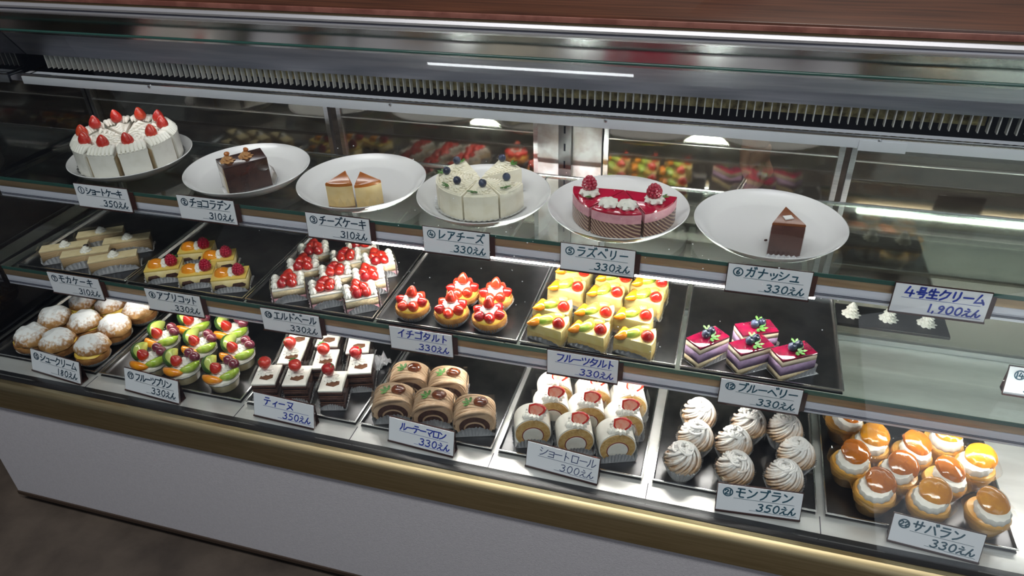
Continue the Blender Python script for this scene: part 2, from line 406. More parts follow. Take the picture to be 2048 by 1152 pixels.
b = MB(); b.box(-0.337, -0.2155, 1.272, 1.294, DECK, H - 0.40); b.obj('centre_post', mat('post_steel', (0.46, 0.45, 0.47, 1), 0.50, 1.0, c2=(0.34, 0.31, 0.30, 1), scale=30), case, False)
p_ = MB(); p_.box(-0.2935, -0.2695, 1.258, 1.272, DECK, H - 0.40); up = p_.obj('shelf_upright', dark_steel, case, False)
for k in range(13):
    z = DECK + .04 + k * .034
    b = MB(); b.box(-0.2835, -0.2805, 1.2572, 1.2584, z, z + .014); b.obj('slot', black, up, False)
# ------------------------------------------------------------------ glass shelves
def shelf(name_label, y0, y1, z, x0=XL + .006):
    t = thing('glass_shelf', name_label, 'shelf', (0, 0, 0), 0, 'glass shelves of the case')
    b = MB(); b.box(x0, XR, y0 + .0012, y1, z - 0.006, z); b.obj('glass_pane', shelf_glass, t, False)
    b = MB(); b.box(x0, XR, y0 - .0005, y0 + .001, z - .006, z + .0002); b.obj('glass_edge', green_edge, t, False)
    b = MB(); b.box(x0, XR, y0, y0 + .010, z - .0195, z - .0063, bev=.0008); b.obj('bronze_strip', bronze, t)
    b = MB(); b.box(x0, XR, y0 + .001, y0 + .006, z - .042, z - .0197, bev=.0006)
    rl = b.obj('price_rail', white_rail, t)
    b = MB()
    for dz in (.034, .0365): b.box(x0, XR, y0 + .0002, y0 + .0011, z - dz - .0004, z - dz + .0003)
    b.obj('rail_lines', dark_line, rl, False)
    b = MB(); b.box(x0, XR, y1, y1 + .004, z - .0065, z + .0008, bev=.0005); b.obj('back_edge', rim_steel, t)  # steel trim added to give the bright line of the lit glass edge
    for xb in (x0 + .008, -0.31, 0.79):
        b = MB(); b.prism([(y0 + .012, z - .010), (y1, z - .022), (y1, z - .0062), (y0 + .012, z - .0062)], xb, xb + .002, YZX); b.obj('bracket', dark_steel, t, False)
    return t
shelf('upper glass shelf carrying the six white plates', 0.985, 1.222, SH1)
shelf('middle glass shelf carrying the steel trays of small cakes', 0.922, 1.235, SH2)
tube_light('upper', -0.575, 0.158, 0.9995, H - 0.6275, 72.0, 0.0065)
tube_light('middle', -0.42, 0.06, 0.9405, SH2 - 0.0300, 58.0, 0.005)
tube_light('middle_right', 0.30, 0.80, 0.9405, SH2 - 0.0300, 40.0, 0.005)
tube_light('middle_left', -1.15, -0.50, 0.9405, SH2 - 0.0300, 26.0, 0.005)
# ------------------------------------------------------------------ more food materials
mousse_purple = mat('purple_mousse', (0.42, 0.29, 0.45, 1), 0.7, c2=(0.30, 0.17, 0.33, 1), scale=130, lo=.45, hi=.85, bump=.4, bscale=200)
mousse_pink = mat('pink_mousse', (0.74, 0.38, 0.42, 1), 0.6, c2=(0.66, 0.30, 0.35, 1), scale=90, bump=.2)
pale_sponge = mat('pale_sponge', (0.76, 0.63, 0.42, 1), 0.8, c2=(0.68, 0.53, 0.32, 1), scale=150, bump=.5, bscale=280)
custard = mat('custard_yellow', (0.80, 0.56, 0.10, 1), 0.4, c2=(0.74, 0.47, 0.06, 1), scale=50, bump=.15)
berry_glaze = mat('berry_glaze', (0.22, 0.004, 0.030, 1), 0.06, c2=(0.13, 0.003, 0.022, 1), scale=60, coat=1.0)
rasp_glaze = mat('raspberry_glaze', (0.52, 0.012, 0.05, 1), 0.07, c2=(0.42, 0.008, 0.035, 1), scale=40, coat=1.0)
caramel = mat('browned_top', (0.52, 0.17, 0.025, 1), 0.22, c2=(0.36, 0.085, 0.012, 1), scale=45, lo=.35, hi=.7, coat=.5)
cheese = mat('baked_cheese', (0.80, 0.60, 0.30, 1), 0.55, c2=(0.74, 0.52, 0.22, 1), scale=40, bump=.3, bscale=160)
biscuit = mat('biscuit_base', (0.34, 0.18, 0.07, 1), 0.85, c2=(0.24, 0.12, 0.045, 1), scale=150, bump=.6)
moka_layer = mat('moka_layers', (0.56, 0.40, 0.22, 1), 0.7, c2=(0.30, 0.18, 0.085, 1), scale=26, tex='wave', stretch=(0.02, 0.02, 5.0), bump=.3, lo=.25, hi=.75, wdir='Z')
moka_top = mat('moka_cream_top', (0.80, 0.66, 0.40, 1), 0.5, c2=(0.74, 0.59, 0.33, 1), scale=60, bump=.2)
apricot_m = mat('apricot', (0.86, 0.34, 0.015, 1), 0.12, c2=(0.82, 0.24, 0.01, 1), scale=45, coat=.8)
orange_m = mat('orange_flesh', (0.88, 0.33, 0.012, 1), 0.15, c2=(0.85, 0.25, 0.01, 1), scale=90, coat=.7)
melon_m = mat('melon_flesh', (0.42, 0.55, 0.10, 1), 0.2, c2=(0.55, 0.60, 0.16, 1), scale=40, coat=.6)
melon_rind = mat('melon_rind', (0.025, 0.085, 0.012, 1), 0.4)
kiwi_m = mat('kiwi_flesh', (0.34, 0.52, 0.04, 1), 0.2, c2=(0.48, 0.60, 0.10, 1), scale=120, coat=.6)
grape_m = mat('purple_grape', (0.14, 0.018, 0.04, 1), 0.12, c2=(0.24, 0.05, 0.06, 1), scale=40, coat=.7)
blueberry_m = mat('blueberry', (0.016, 0.020, 0.045, 1), 0.4, c2=(0.06, 0.075, 0.13, 1), scale=90, coat=.15)
tart_shell = mat('tart_shell', (0.52, 0.26, 0.07, 1), 0.7, c2=(0.38, 0.16, 0.035, 1), scale=80, bump=.5)
chest_cream = mat('chestnut_cream', (0.58, 0.40, 0.26, 1), 0.5, c2=(0.50, 0.33, 0.20, 1), scale=80, bump=.3)
chest_nut = mat('candied_chestnut', (0.10, 0.022, 0.008, 1), 0.10, c2=(0.22, 0.06, 0.018, 1), scale=60, coat=.9)
jam = mat('berry_jam', (0.20, 0.025, 0.03, 1), 0.25)
roll_sponge = mat('roll_sponge', (0.66, 0.43, 0.17, 1), 0.85, c2=(0.56, 0.33, 0.10, 1), scale=170, bump=.6, bscale=320)
savarin_body = mat('soaked_brioche', (0.78, 0.43, 0.10, 1), 0.35, c2=(0.66, 0.30, 0.05, 1), scale=35, lo=.35, hi=.7, coat=.3, bump=.2)
savarin_cap = mat('glazed_brioche_cap', (0.56, 0.17, 0.012, 1), 0.10, c2=(0.36, 0.085, 0.008, 1), scale=50, lo=.3, hi=.75, coat=1.0, bump=.3, bscale=120)
savarin_gold = mat('golden_brioche_cap', (0.70, 0.30, 0.015, 1), 0.10, c2=(0.50, 0.16, 0.01, 1), scale=45, lo=.3, hi=.75, coat=1.0, bump=.3, bscale=120)
puff_sugar = dusted('sugared_choux', (0.30, 0.13, 0.035, 1), (0.82, 0.81, 0.80, 1), 0.036, 0.050, nscale=170, amp=.020, base2=(0.50, 0.27, 0.09, 1))
puff_body = mat('choux_crust', (0.44, 0.21, 0.06, 1), 0.75, c2=(0.30, 0.12, 0.03, 1), scale=60, bump=.6)
mont_sugar = dusted('sugared_chestnut_strands', (0.50, 0.31, 0.17, 1), (0.80, 0.77, 0.74, 1), 0.030, 0.050, nscale=140, amp=.016, base2=(0.58, 0.39, 0.24, 1))
stripe_film = mat('striped_sponge', (0.50, 0.35, 0.23, 1), 0.35, c2=(0.13, 0.055, 0.05, 1), scale=70, tex='wave', stretch=(1.1, 1.1, 1.4), lo=.25, hi=.45, wdir='DIAGONAL', coat=.4)
cocoa = mat('cocoa_powder', (0.10, 0.035, 0.014, 1), 0.9, c2=(0.17, 0.07, 0.03, 1), scale=150)
white_choc = mat('white_chocolate', (0.80, 0.78, 0.76, 1), 0.35)
walnut_cream = mat('caramel_rosette', (0.55, 0.28, 0.10, 1), 0.5, c2=(0.42, 0.19, 0.06, 1), scale=90)
plastic_brown = mat('brown_acrylic', (0.045, 0.018, 0.016, 1), 0.12, coat=.4)
card_m = mat('white_card', (0.84, 0.85, 0.90, 1), 0.5)
ink_teal = mat('teal_ink', (0.012, 0.075, 0.12, 1), 0.6)
ink_dark = mat('dark_teal_ink', (0.010, 0.04, 0.075, 1), 0.6)
ink_blue = mat('blue_ink', (0.010, 0.035, 0.36, 1), 0.6)

# ------------------------------------------------------------------ food part builders
def strawberry(parent, c, r=0.0095, h=0.023, tilt=(0, 0), m=None, point_up=True, leaf=False, name='strawberry'):
    prof = [(0, 0), (.55, .03), (.9, .16), (1.0, .32), (.93, .50), (.72, .70), (.42, .88), (.18, .97), (0, 1.0)]
    M = T(*c) @ R(tilt[0], 'X') @ R(tilt[1], 'Y')
    if not point_up: M = M @ T(0, 0, h) @ R(PI, 'X')
    b = MB(); b.lathe([(p * r, z * h) for p, z in prof], 18, M, cap=False)
    o = b.obj(name, m or red_berry, parent)
    if leaf:
        b = MB()
        base = M @ Vector((0, 0, 0))
        for k in range(6):
            a = 2 * PI * k / 6 + random.random() * .4
            Mk = M @ R(a) @ R(.35 if point_up else .35, 'Y')
            b.prism([(0, -.0012), (.004, -.0022), (.0085, 0), (.004, .0022), (0, .0012)], -.0012, -.0004, Mk)
        b.obj('calyx', leaf_m, o, False)
    return o
def raspberry(parent, c, r=0.0095, h=0.018, tilt=0.0):
    b = MB(); M = T(*c) @ R(tilt, 'X')
    b.ell((0, 0, h * .45), (r * .82, r * .82, h * .5), M, 10, 8)
    for j, (zz, rr, n) in enumerate([(.16, .72, 10), (.36, .86, 11), (.56, .80, 10), (.76, .58, 8), (.92, .28, 4)]):
        for k in range(n):
            a = 2 * PI * (k + .5 * (j % 2)) / n
            b.ell((rr * r * math.cos(a), rr * r * math.sin(a), zz * h), r * .30, M, 6, 5)
    return b.obj('raspberry', raspberry_m, parent)
def blueberry(parent, c, r=0.0065):
    b = MB(); M = T(*c) @ R(.5, 'X')
    b.lathe([(0, -r), (r*.5, -r*.86), (r*.87, -r*.5), (r, 0), (r*.87, r*.5), (r*.55, r*.84), (r*.42, r*.98), (r*.34, r*.82), (0, r*.72)], 16, M, cap=False)
    return b.obj('blueberry', blueberry_m, parent)
def sprig(parent, c, n=3, l=0.009, rz=0.0, name='herb_leaf', m=None):
    b = MB()
    b.tube([(0, 0, .0003), (l * .5, 0, .0016), (l * .9, 0, .002)], .0004, 5, T(*c) @ R(rz))
    for k in range(n):
        a = (k - (n - 1) / 2) * .8 + rz
        for q, s in ((1.0, 1.0), (.55, .7)):
            M = T(*c) @ R(a) @ T(l * q * .25, 0, .001) @ R(-.25, 'Y') @ SC(s, s, 1)
            b.prism([(0, 0), (l*.3, -l*.22), (l*.5, -l*.12), (l*.62, -l*.24), (l, 0), (l*.62, l*.24), (l*.5, l*.12), (l*.3, l*.22)], 0, .0005, M)
    return b.obj(name, m or leaf_m, parent, False)
def rosette(parent, c, r=.010, h=.011, m=None, name='cream_rosette', lobes=8):
    b = MB(); b.swirl(r, h, c, lobes); return b.obj(name, m or cream, parent)
def shells(parent, p0, p1, n, r, m=None, name='piped_cream'):
    """row of piped shells from p0 to p1"""
    b = MB(); p0 = Vector(p0); p1 = Vector(p1); d = (p1 - p0); a = math.atan2(d.y, d.x)
    for i in range(n):
        p = p0.lerp(p1, (i + .5) / n)
        M = T(p.x, p.y, p.z) @ R(a)
        b.lathe([(r*.2, 0), (r, r*.35), (r*.92, r*.8), (r*.5, r*1.35), (0, r*1.6)], 30, M, flute=lambda th, q, z: q * (1 + .12 * math.cos(7 * th + z / r * 1.5)))
    return b.obj(name, m or cream, parent)
def crescent(parent, name, m, c, rad, span, thick, hgt, rz=0.0, tilt=0.0, n=11, rind=None):
    """fruit wedge lying along an arc"""
    M = T(*c) @ R(rz) @ R(tilt, 'X')
    pts = []; rr = []
    for i in range(n):
        t = i / (n - 1); a = (t - .5) * span
        pts.append((rad * math.sin(a), -rad * math.cos(a) + rad, 0)); rr.append(thick * (.12 + .88 * math.sin(PI * t) ** .7))
    b = MB(); b.tube(pts, rr, 10, M, sy=hgt / thick)
    o = b.obj(name, m, parent)
    if rind:
        b = MB(); b.tube([(p[0] * 1.04, p[1] - thick * .80, p[2] + hgt * .25) for p in pts], [q * .34 for q in rr], 8, M, sy=hgt / thick * 2.0)
        b.obj('rind', rind, o)
    return o
def foil_fan(parent, wd, dp, hh, m=None, n=22, name='foil_cup', poly=None):
    """pleated foil cup pressed up round a cake: its sides rise in fans"""
    b = MB()
    sides = [((-wd/2, -dp/2), (wd/2, -dp/2)), ((wd/2, -dp/2), (wd/2, dp/2)), ((wd/2, dp/2), (-wd/2, dp/2)), ((-wd/2, dp/2), (-wd/2, -dp/2))]
    if poly: sides = list(zip(poly, poly[1:] + poly[:1]))
    for (ax, ay), (bx, by) in sides:
        L = math.hypot(bx - ax, by - ay); nx, ny = (by - ay) / L, -(bx - ax) / L
        rows = [[], [], []]
        for i in range(n + 1):
            s = i / n; k = math.sqrt(max(0, 1 - (2 * s - 1) ** 2))
            zig = .0009 if i % 2 else -.0004
            fan = (s - .5) * L * .88 + .5 * L
            h = hh * k * (0.94 + .12 * random.random()) * min(1, L / .04) + .002
            for r_i, (tz, off, u) in enumerate(((0.0004, .0005, fan), (h * .55, .0014 + zig, s * L), (h, .0022 + zig * 1.6 + .0012 * k, s * L))):
                rows[r_i].append((ax + (bx - ax) / L * u + nx * off, ay + (by - ay) / L * u + ny * off, tz))
        b.sheet(rows)
    outer = []
    P = poly or [(-wd/2, -dp/2), (wd/2, -dp/2), (wd/2, dp/2), (-wd/2, dp/2)]
    b.prism([(x * 1.0, y * 1.0) for x, y in P], 0.0, .0004)
    return b.obj(name, m or foil, parent, False)
def foil_round(parent, r0, r1, h, m=None, n=44, name='foil_cup', amp=.0011):
    b = MB()
    b.lathe([(r0 * .98, 0.0002), (r0, .0006), ((r0 + r1) / 2, h * .5), (r1, h)], n * 2, I4,
            flute=lambda th, q, z: q + (amp if int(round(th / (PI / n))) % 2 else -amp) * (.3 + z / h) + .0008 * math.sin(5 * th) * z / h, cap=False)
    b.prism([(r0 * .98 * math.cos(k * PI / 16), r0 * .98 * math.sin(k * PI / 16)) for k in range(32)], 0, .0004)
    return b.obj(name, m or foil, parent, False)
def film_wrap(parent, pts, h, rz=0.0, name='clear_film'):
    """open strip of clear film standing round a cake along pts"""
    b = MB(); b.sheet([[(x, y, .001) for x, y in pts], [(x * 1.02, y * 1.02, h) for x, y in pts]])
    return b.obj(name, film, parent, False)
def arch(rx, rz, zc, a0=-25, a1=205, n=22):
    return [(rx * math.cos(math.radians(a0 + (a1 - a0) * i / n)), zc + rz * math.sin(math.radians(a0 + (a1 - a0) * i / n))) for i in range(n + 1)]
XZ = Matrix(((1,0,0,0),(0,0,1,0),(0,1,0,0),(0,0,0,1)))     # polygon in x-z, pushed along y
def arch_band(parent, name, m, out, inn, y0, y1, bump=0):
    b = MB(); b.prism(out + inn[::-1], y0, y1, XZ)
    return b.obj(name, m, parent)

def put(proto, used, label, group, loc, rz):
    o = proto if not used.get(proto.name) else copy_tree(proto)
    used[proto.name] = True
    o.location = loc; o.rotation_euler = (0, 0, rz)
    o['label'] = label; o['group'] = group
    return o
USED = {}
def lower(t, z_top, new_top):
    """set the body height of a cake: below z_top heights are scaled, the topping above keeps its shape"""
    f = new_top / z_top; done = set()
    def go(o):
        if o.type == 'MESH' and o.data.name not in done:
            done.add(o.data.name)
            for v in o.data.vertices: v.co.z = v.co.z * f if v.co.z < z_top else v.co.z - z_top + new_top
        for c in o.children: go(c)
    go(t)
def place(protos, items, zbase, href, ref, yaw, group, jitter=3.0):
    """items: (px, py, label[, yaw, proto index]); the local point (ref, href) of each copy is what the photo shows at (px, py)"""
    out = []
    for k, it in enumerate(items):
        px, py, label = it[:3]
        a = math.radians((it[3] if len(it) > 3 and it[3] is not None else yaw + random.uniform(-jitter, jitter)))
        pr = protos[it[4] if len(it) > 4 else k % len(protos)]
        p = on(px, py, zbase + href)
        off = Vector((ref[0] * math.cos(a) - ref[1] * math.sin(a), ref[0] * math.sin(a) + ref[1] * math.cos(a), 0))
        out.append(put(pr, USED, label, group, (p.x - off.x, p.y - off.y, zbase), a))
    return out

# ------------------------------------------------------------------ keeping neighbours apart
def hull(P):
    P = sorted(set((round(x, 5), round(y, 5)) for x, y in P)); 
    def half(Q):
        h = []
        for p in Q:
            while len(h) > 1 and (h[-1][0]-h[-2][0])*(p[1]-h[-2][1]) - (h[-1][1]-h[-2][1])*(p[0]-h[-2][0]) <= 0: h.pop()
            h.append(p)
        return h
    return half(P)[:-1] + half(P[::-1])[:-1]
FOOT = {}
def footprint(o):
    key = tuple(sorted(c.data.name for c in o.children if c.type == 'MESH'))
    if key not in FOOT:
        P = []
        def go(q, M):
            M = M @ q.matrix_local
            if q.type == 'MESH' and not q.name.startswith(('clear_film', 'foil', 'paper_cup', 'clear_cup', 'herb_leaf', 'calyx')): P.extend(((M @ v.co).x, (M @ v.co).y) for v in q.data.vertices)
            for c in q.children: go(c, M)
        for c in o.children: go(c, I4)
        FOOT[key] = hull(P)
    return FOOT[key]
def settle(things, y_min, x_min=-9, x_max=9, gap=.0006, rounds=60, sxy=1.0):
    A = []
    for o in things:
        o.scale = (sxy, sxy, 1); c, s_ = math.cos(o.rotation_euler.z), math.sin(o.rotation_euler.z)
        A.append([(sxy * (x * c - y * s_), sxy * (x * s_ + y * c)) for x, y in footprint(o)])
    pos = [[o.location.x, o.location.y] for o in things]; n = len(things)
    rad = [max(math.hypot(x, y) for x, y in P) for P in A]
    def push(i, j):
        best = None
        for P in (A[i], A[j]):
            for k in range(len(P)):
                ex, ey = P[(k+1) % len(P)][0] - P[k][0], P[(k+1) % len(P)][1] - P[k][1]; L = math.hypot(ex, ey)
                if L < 1e-6: continue
                nx, ny = ey / L, -ex / L
                a = [x * nx + y * ny for x, y in A[i]]; b_ = [x * nx + y * ny for x, y in A[j]]
                d = (pos[j][0] - pos[i][0]) * nx + (pos[j][1] - pos[i][1]) * ny
                o1 = max(a) - (min(b_) + d); o2 = (max(b_) + d) - min(a)
                ov, sg = (o1, 1) if o1 < o2 else (o2, -1)
                if ov <= -gap: return None
                if best is None or ov < best[0]: best = (ov, nx * sg, ny * sg)
        return best
    for it in range(rounds):
        moved = False
        for i in range(n):
            for j in range(i + 1, n):
                if math.hypot(pos[i][0]-pos[j][0], pos[i][1]-pos[j][1]) > rad[i] + rad[j]: continue
                r = push(i, j)
                if r and r[0] > -gap + 1e-5:
                    k = (r[0] + gap) * .5; moved = True
                    pos[i][0] -= r[1] * k; pos[i][1] -= r[2] * k; pos[j][0] += r[1] * k; pos[j][1] += r[2] * k
        for i in range(n):
            q0 = tuple(pos[i])
            pos[i][1] += max(0, y_min - (pos[i][1] + min(y for x, y in A[i])))
            pos[i][0] += max(0, x_min - (pos[i][0] + min(x for x, y in A[i]))); pos[i][0] -= max(0, pos[i][0] + max(x for x, y in A[i]) - x_max)
            if abs(pos[i][0] - q0[0]) + abs(pos[i][1] - q0[1]) > 1e-5: moved = True
        if not moved: break
    for o, p in zip(things, pos): o.location.x, o.location.y = p

# ------------------------------------------------------------------ trays
def tray(label, x0, x1, y0, y1, z, group, m=dark_steel, h=.009):
    cx, cy = (x0 + x1) / 2, (y0 + y1) / 2; hw, hd = (x1 - x0) / 2, (y1 - y0) / 2
    t = thing('steel_tray', label, 'tray', (cx, cy, z), 0, group)
    b = MB(); b.box(-hw + .001, hw - .001, -hd + .001, hd - .001, .0003, .0022); b.obj('tray_floor', m, t, False)
    b = MB()
    o_ = [(-hw, -hd), (hw, -hd), (hw, hd), (-hw, hd)]; i_ = [(-hw + .004, -hd + .004), (hw - .004, -hd + .004), (hw - .004, hd - .004), (-hw + .004, hd - .004)]
    def ring(z0, z1, po, pi, po2, pi2):
        vs = [b.bm.verts.new((x, y, z0)) for x, y in po] + [b.bm.verts.new((x, y, z0)) for x, y in pi] + [b.bm.verts.new((x, y, z1)) for x, y in po2] + [b.bm.verts.new((x, y, z1)) for x, y in pi2]
        for k in range(4):
            j = (k + 1) % 4
            for f in ((k, j, j + 8, k + 8), (k + 4, k + 12, j + 12, j + 4), (k + 8, j + 8, j + 12, k + 12), (k, k + 4, j + 4, j)):
                b.bm.faces.new([vs[q] for q in f])
    sh = lambda P, d: [(x + (d if x > 0 else -d), y + (d if y > 0 else -d)) for x, y in P]
    ring(.0004, h - .002, sh(o_, -.0035), sh(i_, -.0005), sh(o_, -.001), sh(i_, .002))
    ring(h - .002, h, sh(o_, 0), sh(i_, .002), sh(o_, 0), sh(i_, .002))
    b.obj('tray_rim', rim_steel, t, False)
    return t
Z2 = SH2 + .0024; Z3 = DECK + .0024
MID = 'steel trays on the middle shelf'; LOW = 'steel trays on the bottom deck'
tray('steel tray under the coffee cream bars, leftmost on the middle shelf', -1.315, -1.058, .925, 1.18, SH2, MID)
tray('steel tray under the apricot and raspberry squares on the middle shelf', -1.054, -.800, .925, 1.18, SH2, MID)
tray('steel tray under the strawberry and cream slices on the middle shelf', -.796, -.542, .925, 1.18, SH2, MID)
tray('steel tray under the round strawberry tarts on the middle shelf', -.538, -.284, .925, 1.18, SH2, MID)
tray('steel tray under the yellow fruit wedges on the middle shelf', -.280, -.028, .925, 1.18, SH2, MID)
tray('half empty steel tray under the purple blueberry cakes on the middle shelf', -.022, .216, .925, 1.18, SH2, MID)
tray('steel tray under the sugared cream puffs, leftmost on the bottom deck', -1.345, -1.090, .817, 1.09, DECK, LOW)
tray('steel tray under the fruit puddings on the bottom deck', -1.080, -.772, .817, 1.09, DECK, LOW)
tray('steel tray under the chocolate cakes with whole strawberries on the bottom deck', -.762, -.545, .817, 1.09, DECK, LOW)
tray('steel tray under the chestnut rolls on the bottom deck', -.537, -.300, .817, 1.09, DECK, LOW)
tray('steel tray under the white cream roll slices on the bottom deck', -.290, -.055, .817, 1.09, DECK, LOW)
tray('steel tray under the sugared chestnut domes on the bottom deck', -.040, .200, .817, 1.09, DECK, LOW)
tray('steel tray under the glazed brioche cakes, rightmost on the bottom deck', .212, .462, .817, 1.09, DECK, LOW)

# ------------------------------------------------------------------ plates on the upper shelf
ZP = SH1 + .0060
def make_plate():
    t = thing('china_plate', 'x', 'plate', (0, 0, 0), 0, 'round white plates on the upper shelf')
    r = .1140
    b = MB(); b.lathe([(0, .0005), (.055, .0005), (.057, .0), (.064, 0), (.068, .002), (.094, .0040), (.1065, .0135), (r, .0215), (r + .0008, .0228), (r - .0006, .0236), (.1085, .0190), (.101, .0118), (.092, .0066), (.086, .0056), (0, .0054)], 72, I4, cap=False)
    b.obj('dish', china, t)
    return t
pl = make_plate()
PC = [(-1.115, 1.094), (-.848, 1.087), (-.613, 1.086), (-.384, 1.086), (-.154, 1.089), (.083, 1.086)]
PLAB = ['white plate holding the strawberry shortcake slices, leftmost on the upper shelf', 'white plate holding one glossy chocolate slice on the upper shelf',
        'white plate holding two baked cheesecake wedges on the upper shelf', 'white plate holding the white cream cheese cake with blueberries',
        'white plate holding the raspberry mousse cake on the upper shelf', 'white plate holding one brown ganache wedge, rightmost on the upper shelf']
for (x, y), lb in zip(PC, PLAB):
    put(pl, USED, lb, 'round white plates on the upper shelf', (x, y, SH1 + .0001), 0)
b = MB(); b.lathe([(.0, 0), (.088, .0004), (.0985, .0068), (.0985, .0072), (.088, .0009), (0, .0006)], 96, T(PC[0][0], PC[0][1], ZP + .0004), flute=lambda th, q, z: q * (1 + .012 * math.cos(40 * th)) if q > .05 else q, cap=False)
tag(b.obj('lace_doily', mat('grey_lace', (0.55, 0.55, 0.54, 1), 0.5, c2=(0.06, 0.06, 0.06, 1), scale=130, tex='voronoi', lo=.28, hi=.42)), 'patterned grey lace doily under the strawberry shortcake', 'doily')

# strawberry shortcake, ten wedges
def wedge(r, half, rin=0.0, n=8, off=0.0):
    pts = [(off + rin, 0)] if rin == 0 else [(off + rin * math.cos(half), -rin * math.sin(half)), ]
    arc = [(off + r * math.cos(-half + 2 * half * i / n), r * math.sin(-half + 2 * half * i / n)) for i in range(n + 1)]
    if rin: return [(off + rin * math.cos(half), rin * math.sin(half)), (off + rin * math.cos(half), -rin * math.sin(half))] + arc
    return [(off, 0)] + arc
def make_shortcake(seed):
    random.seed(seed)
    t = thing('shortcake_slice', 'x', 'cake slice'); hf = math.radians(16.6)
    b = MB(); b.prism(wedge(.083, hf, off=.006), .0004, .046); b.obj('sponge', pale_sponge, t)
    b = MB()
    o_ = wedge(.0870, hf + .012, off=.006); b.prism(o_, .045, .052, bev=.002)
    n = 8
    outer = [(.006 + .0875 * math.cos(-hf + 2*hf*i/n), .0875 * math.sin(-hf + 2*hf*i/n)) for i in range(n + 1)]
    inner = [(.006 + .0825 * math.cos(-hf + 2*hf*i/n), .0825 * math.sin(-hf + 2*hf*i/n)) for i in range(n + 1)]
    b.prism(outer + inner[::-1], .0002, .0515)
    b.obj('cream_coat', cream, t)
    b = MB()                                        # piped rope along the rim and a ridge towards the tip
    for i in range(7):
        a = -hf * .92 + 2 * hf * .92 * i / 6
        p0 = Vector((.006 + .086 * math.cos(a), .086 * math.sin(a), .0525)); p1 = Vector((.006 + .062 * math.cos(a), .062 * math.sin(a) + .003, .0555))
        b.tube([p0 + Vector((.001, 0, -.002)), p0.lerp(p1, .35) + Vector((0, 0, .0052)), p0.lerp(p1, .75) + Vector((0, 0, .005)), p1 + Vector((0, 0, -.001))], [.0026, .0052, .0048, .0018], 9)
    for i in range(4):
        x = .058 - i * .011
        b.tube([(x + .004, -.010 + i * .002, .0525), (x, 0, .0565 - i * .0008), (x - .004, .010 - i * .002, .0525)], [.001, .004 - i * .0004, .001], 8)
    b.obj('piped_cream', cream, t)
    strawberry(t, (.070, 0, .0575), .0112, .0265, (random.uniform(-.15, .15), random.uniform(-.2, .1)), random.choice([red_berry, orange_berry, red_berry]))
    return t
sc = [make_shortcake(s) for s in (1, 2, 3)]
cc = Vector((PC[0][0], PC[0][1], 0))
ang0 = -78
SCL = ['shortcake slice facing front with its strawberry centred, just right of the front gap', 'shortcake slice front right, next to the centred one', 'shortcake slice at the right side of the plate, wide smooth cream back',
       'shortcake slice at the right rear of the plate', 'shortcake slice at the back right, its strawberry topmost', 'shortcake slice at the back left beside the dark gap',
       'shortcake slice third from the left along the rear', 'shortcake slice at the left rear of the plate', 'leftmost shortcake slice with its strawberry on the rim', 'shortcake slice front left, left of the centred one']
for k in range(10):
    a = math.radians(ang0 + 36 * k)
    put(sc[k % 3], USED, SCL[k], 'strawberry shortcake slices on the first plate', (cc.x + .002 * math.cos(a), cc.y + .002 * math.sin(a), ZP + .0016), a)

# glossy chocolate slice
t = thing('chocolate_slice', 'glossy dark chocolate slice with two caramel rosettes on silver foil', 'cake slice')
b = MB(); b.box(-.034, .034, -.020, .020, .001, .030, bev=.001); b.obj('cake_body', pale_sponge, t)
b = MB(); b.box(-.0345, .0345, -.0215, -.0203, .001, .050, bev=.0004); b.box(-.0345, .0345, .0203, .0215, .001, .050, bev=.0004); b.obj('chocolate_plate', choc, t)
b = MB(); b.box(-.0335, .0335, -.0200, .0200, .0302, .048, bev=.0008); b.obj('caramel_cream', mat('beige_cream', (.48, .32, .17, 1), .6, c2=(.40, .25, .12, 1), scale=60), t)
b = MB(); b.prism([(-.0345, -.0215), (.0345, -.0215), (.0385, .0235), (-.0345, .0215)], .0482, .0515, bev=.0008); b.obj('chocolate_top', choc, t)
for x in (-.021, .008): rosette(t, (x, .001, .0515), .0105, .010, walnut_cream, 'caramel_rosette', 7)
for x in (-.020, .010):
    b = MB(); b.ell((x, .001, .0635), (.0045, .003, .004), bump=.3, bs=200); b.obj('nut_piece', caramel, t)
b = MB(); b.sheet([[(-.038, -.028, .0006), (-.034, .022, .0006)], [(-.0375, -.025, .028), (-.035, .024, .03)], [(-.036, -.022, .052), (-.036, .024, .050)]]); b.obj('clear_film', film, t, False)
b = MB(); b.prism([(-.040, -.027), (.036, -.026), (.052, .004), (.040, .026), (-.038, .024)], .0, .0006); b.sheet([[(.037, -.022, .001), (.040, .02, .001)], [(.046, -.016, .012), (.047, .016, .014)], [(.044, -.01, .026), (.043, .014, .024)]])
b.obj('foil_sheet', foil, t, False)
p = on(482, 316, ZP + .0560); t.location = (p.x, p.y, ZP + .0004); t.rotation_euler = (0, 0, math.radians(50)); t.scale = (1.12, 1.12, 1.08)

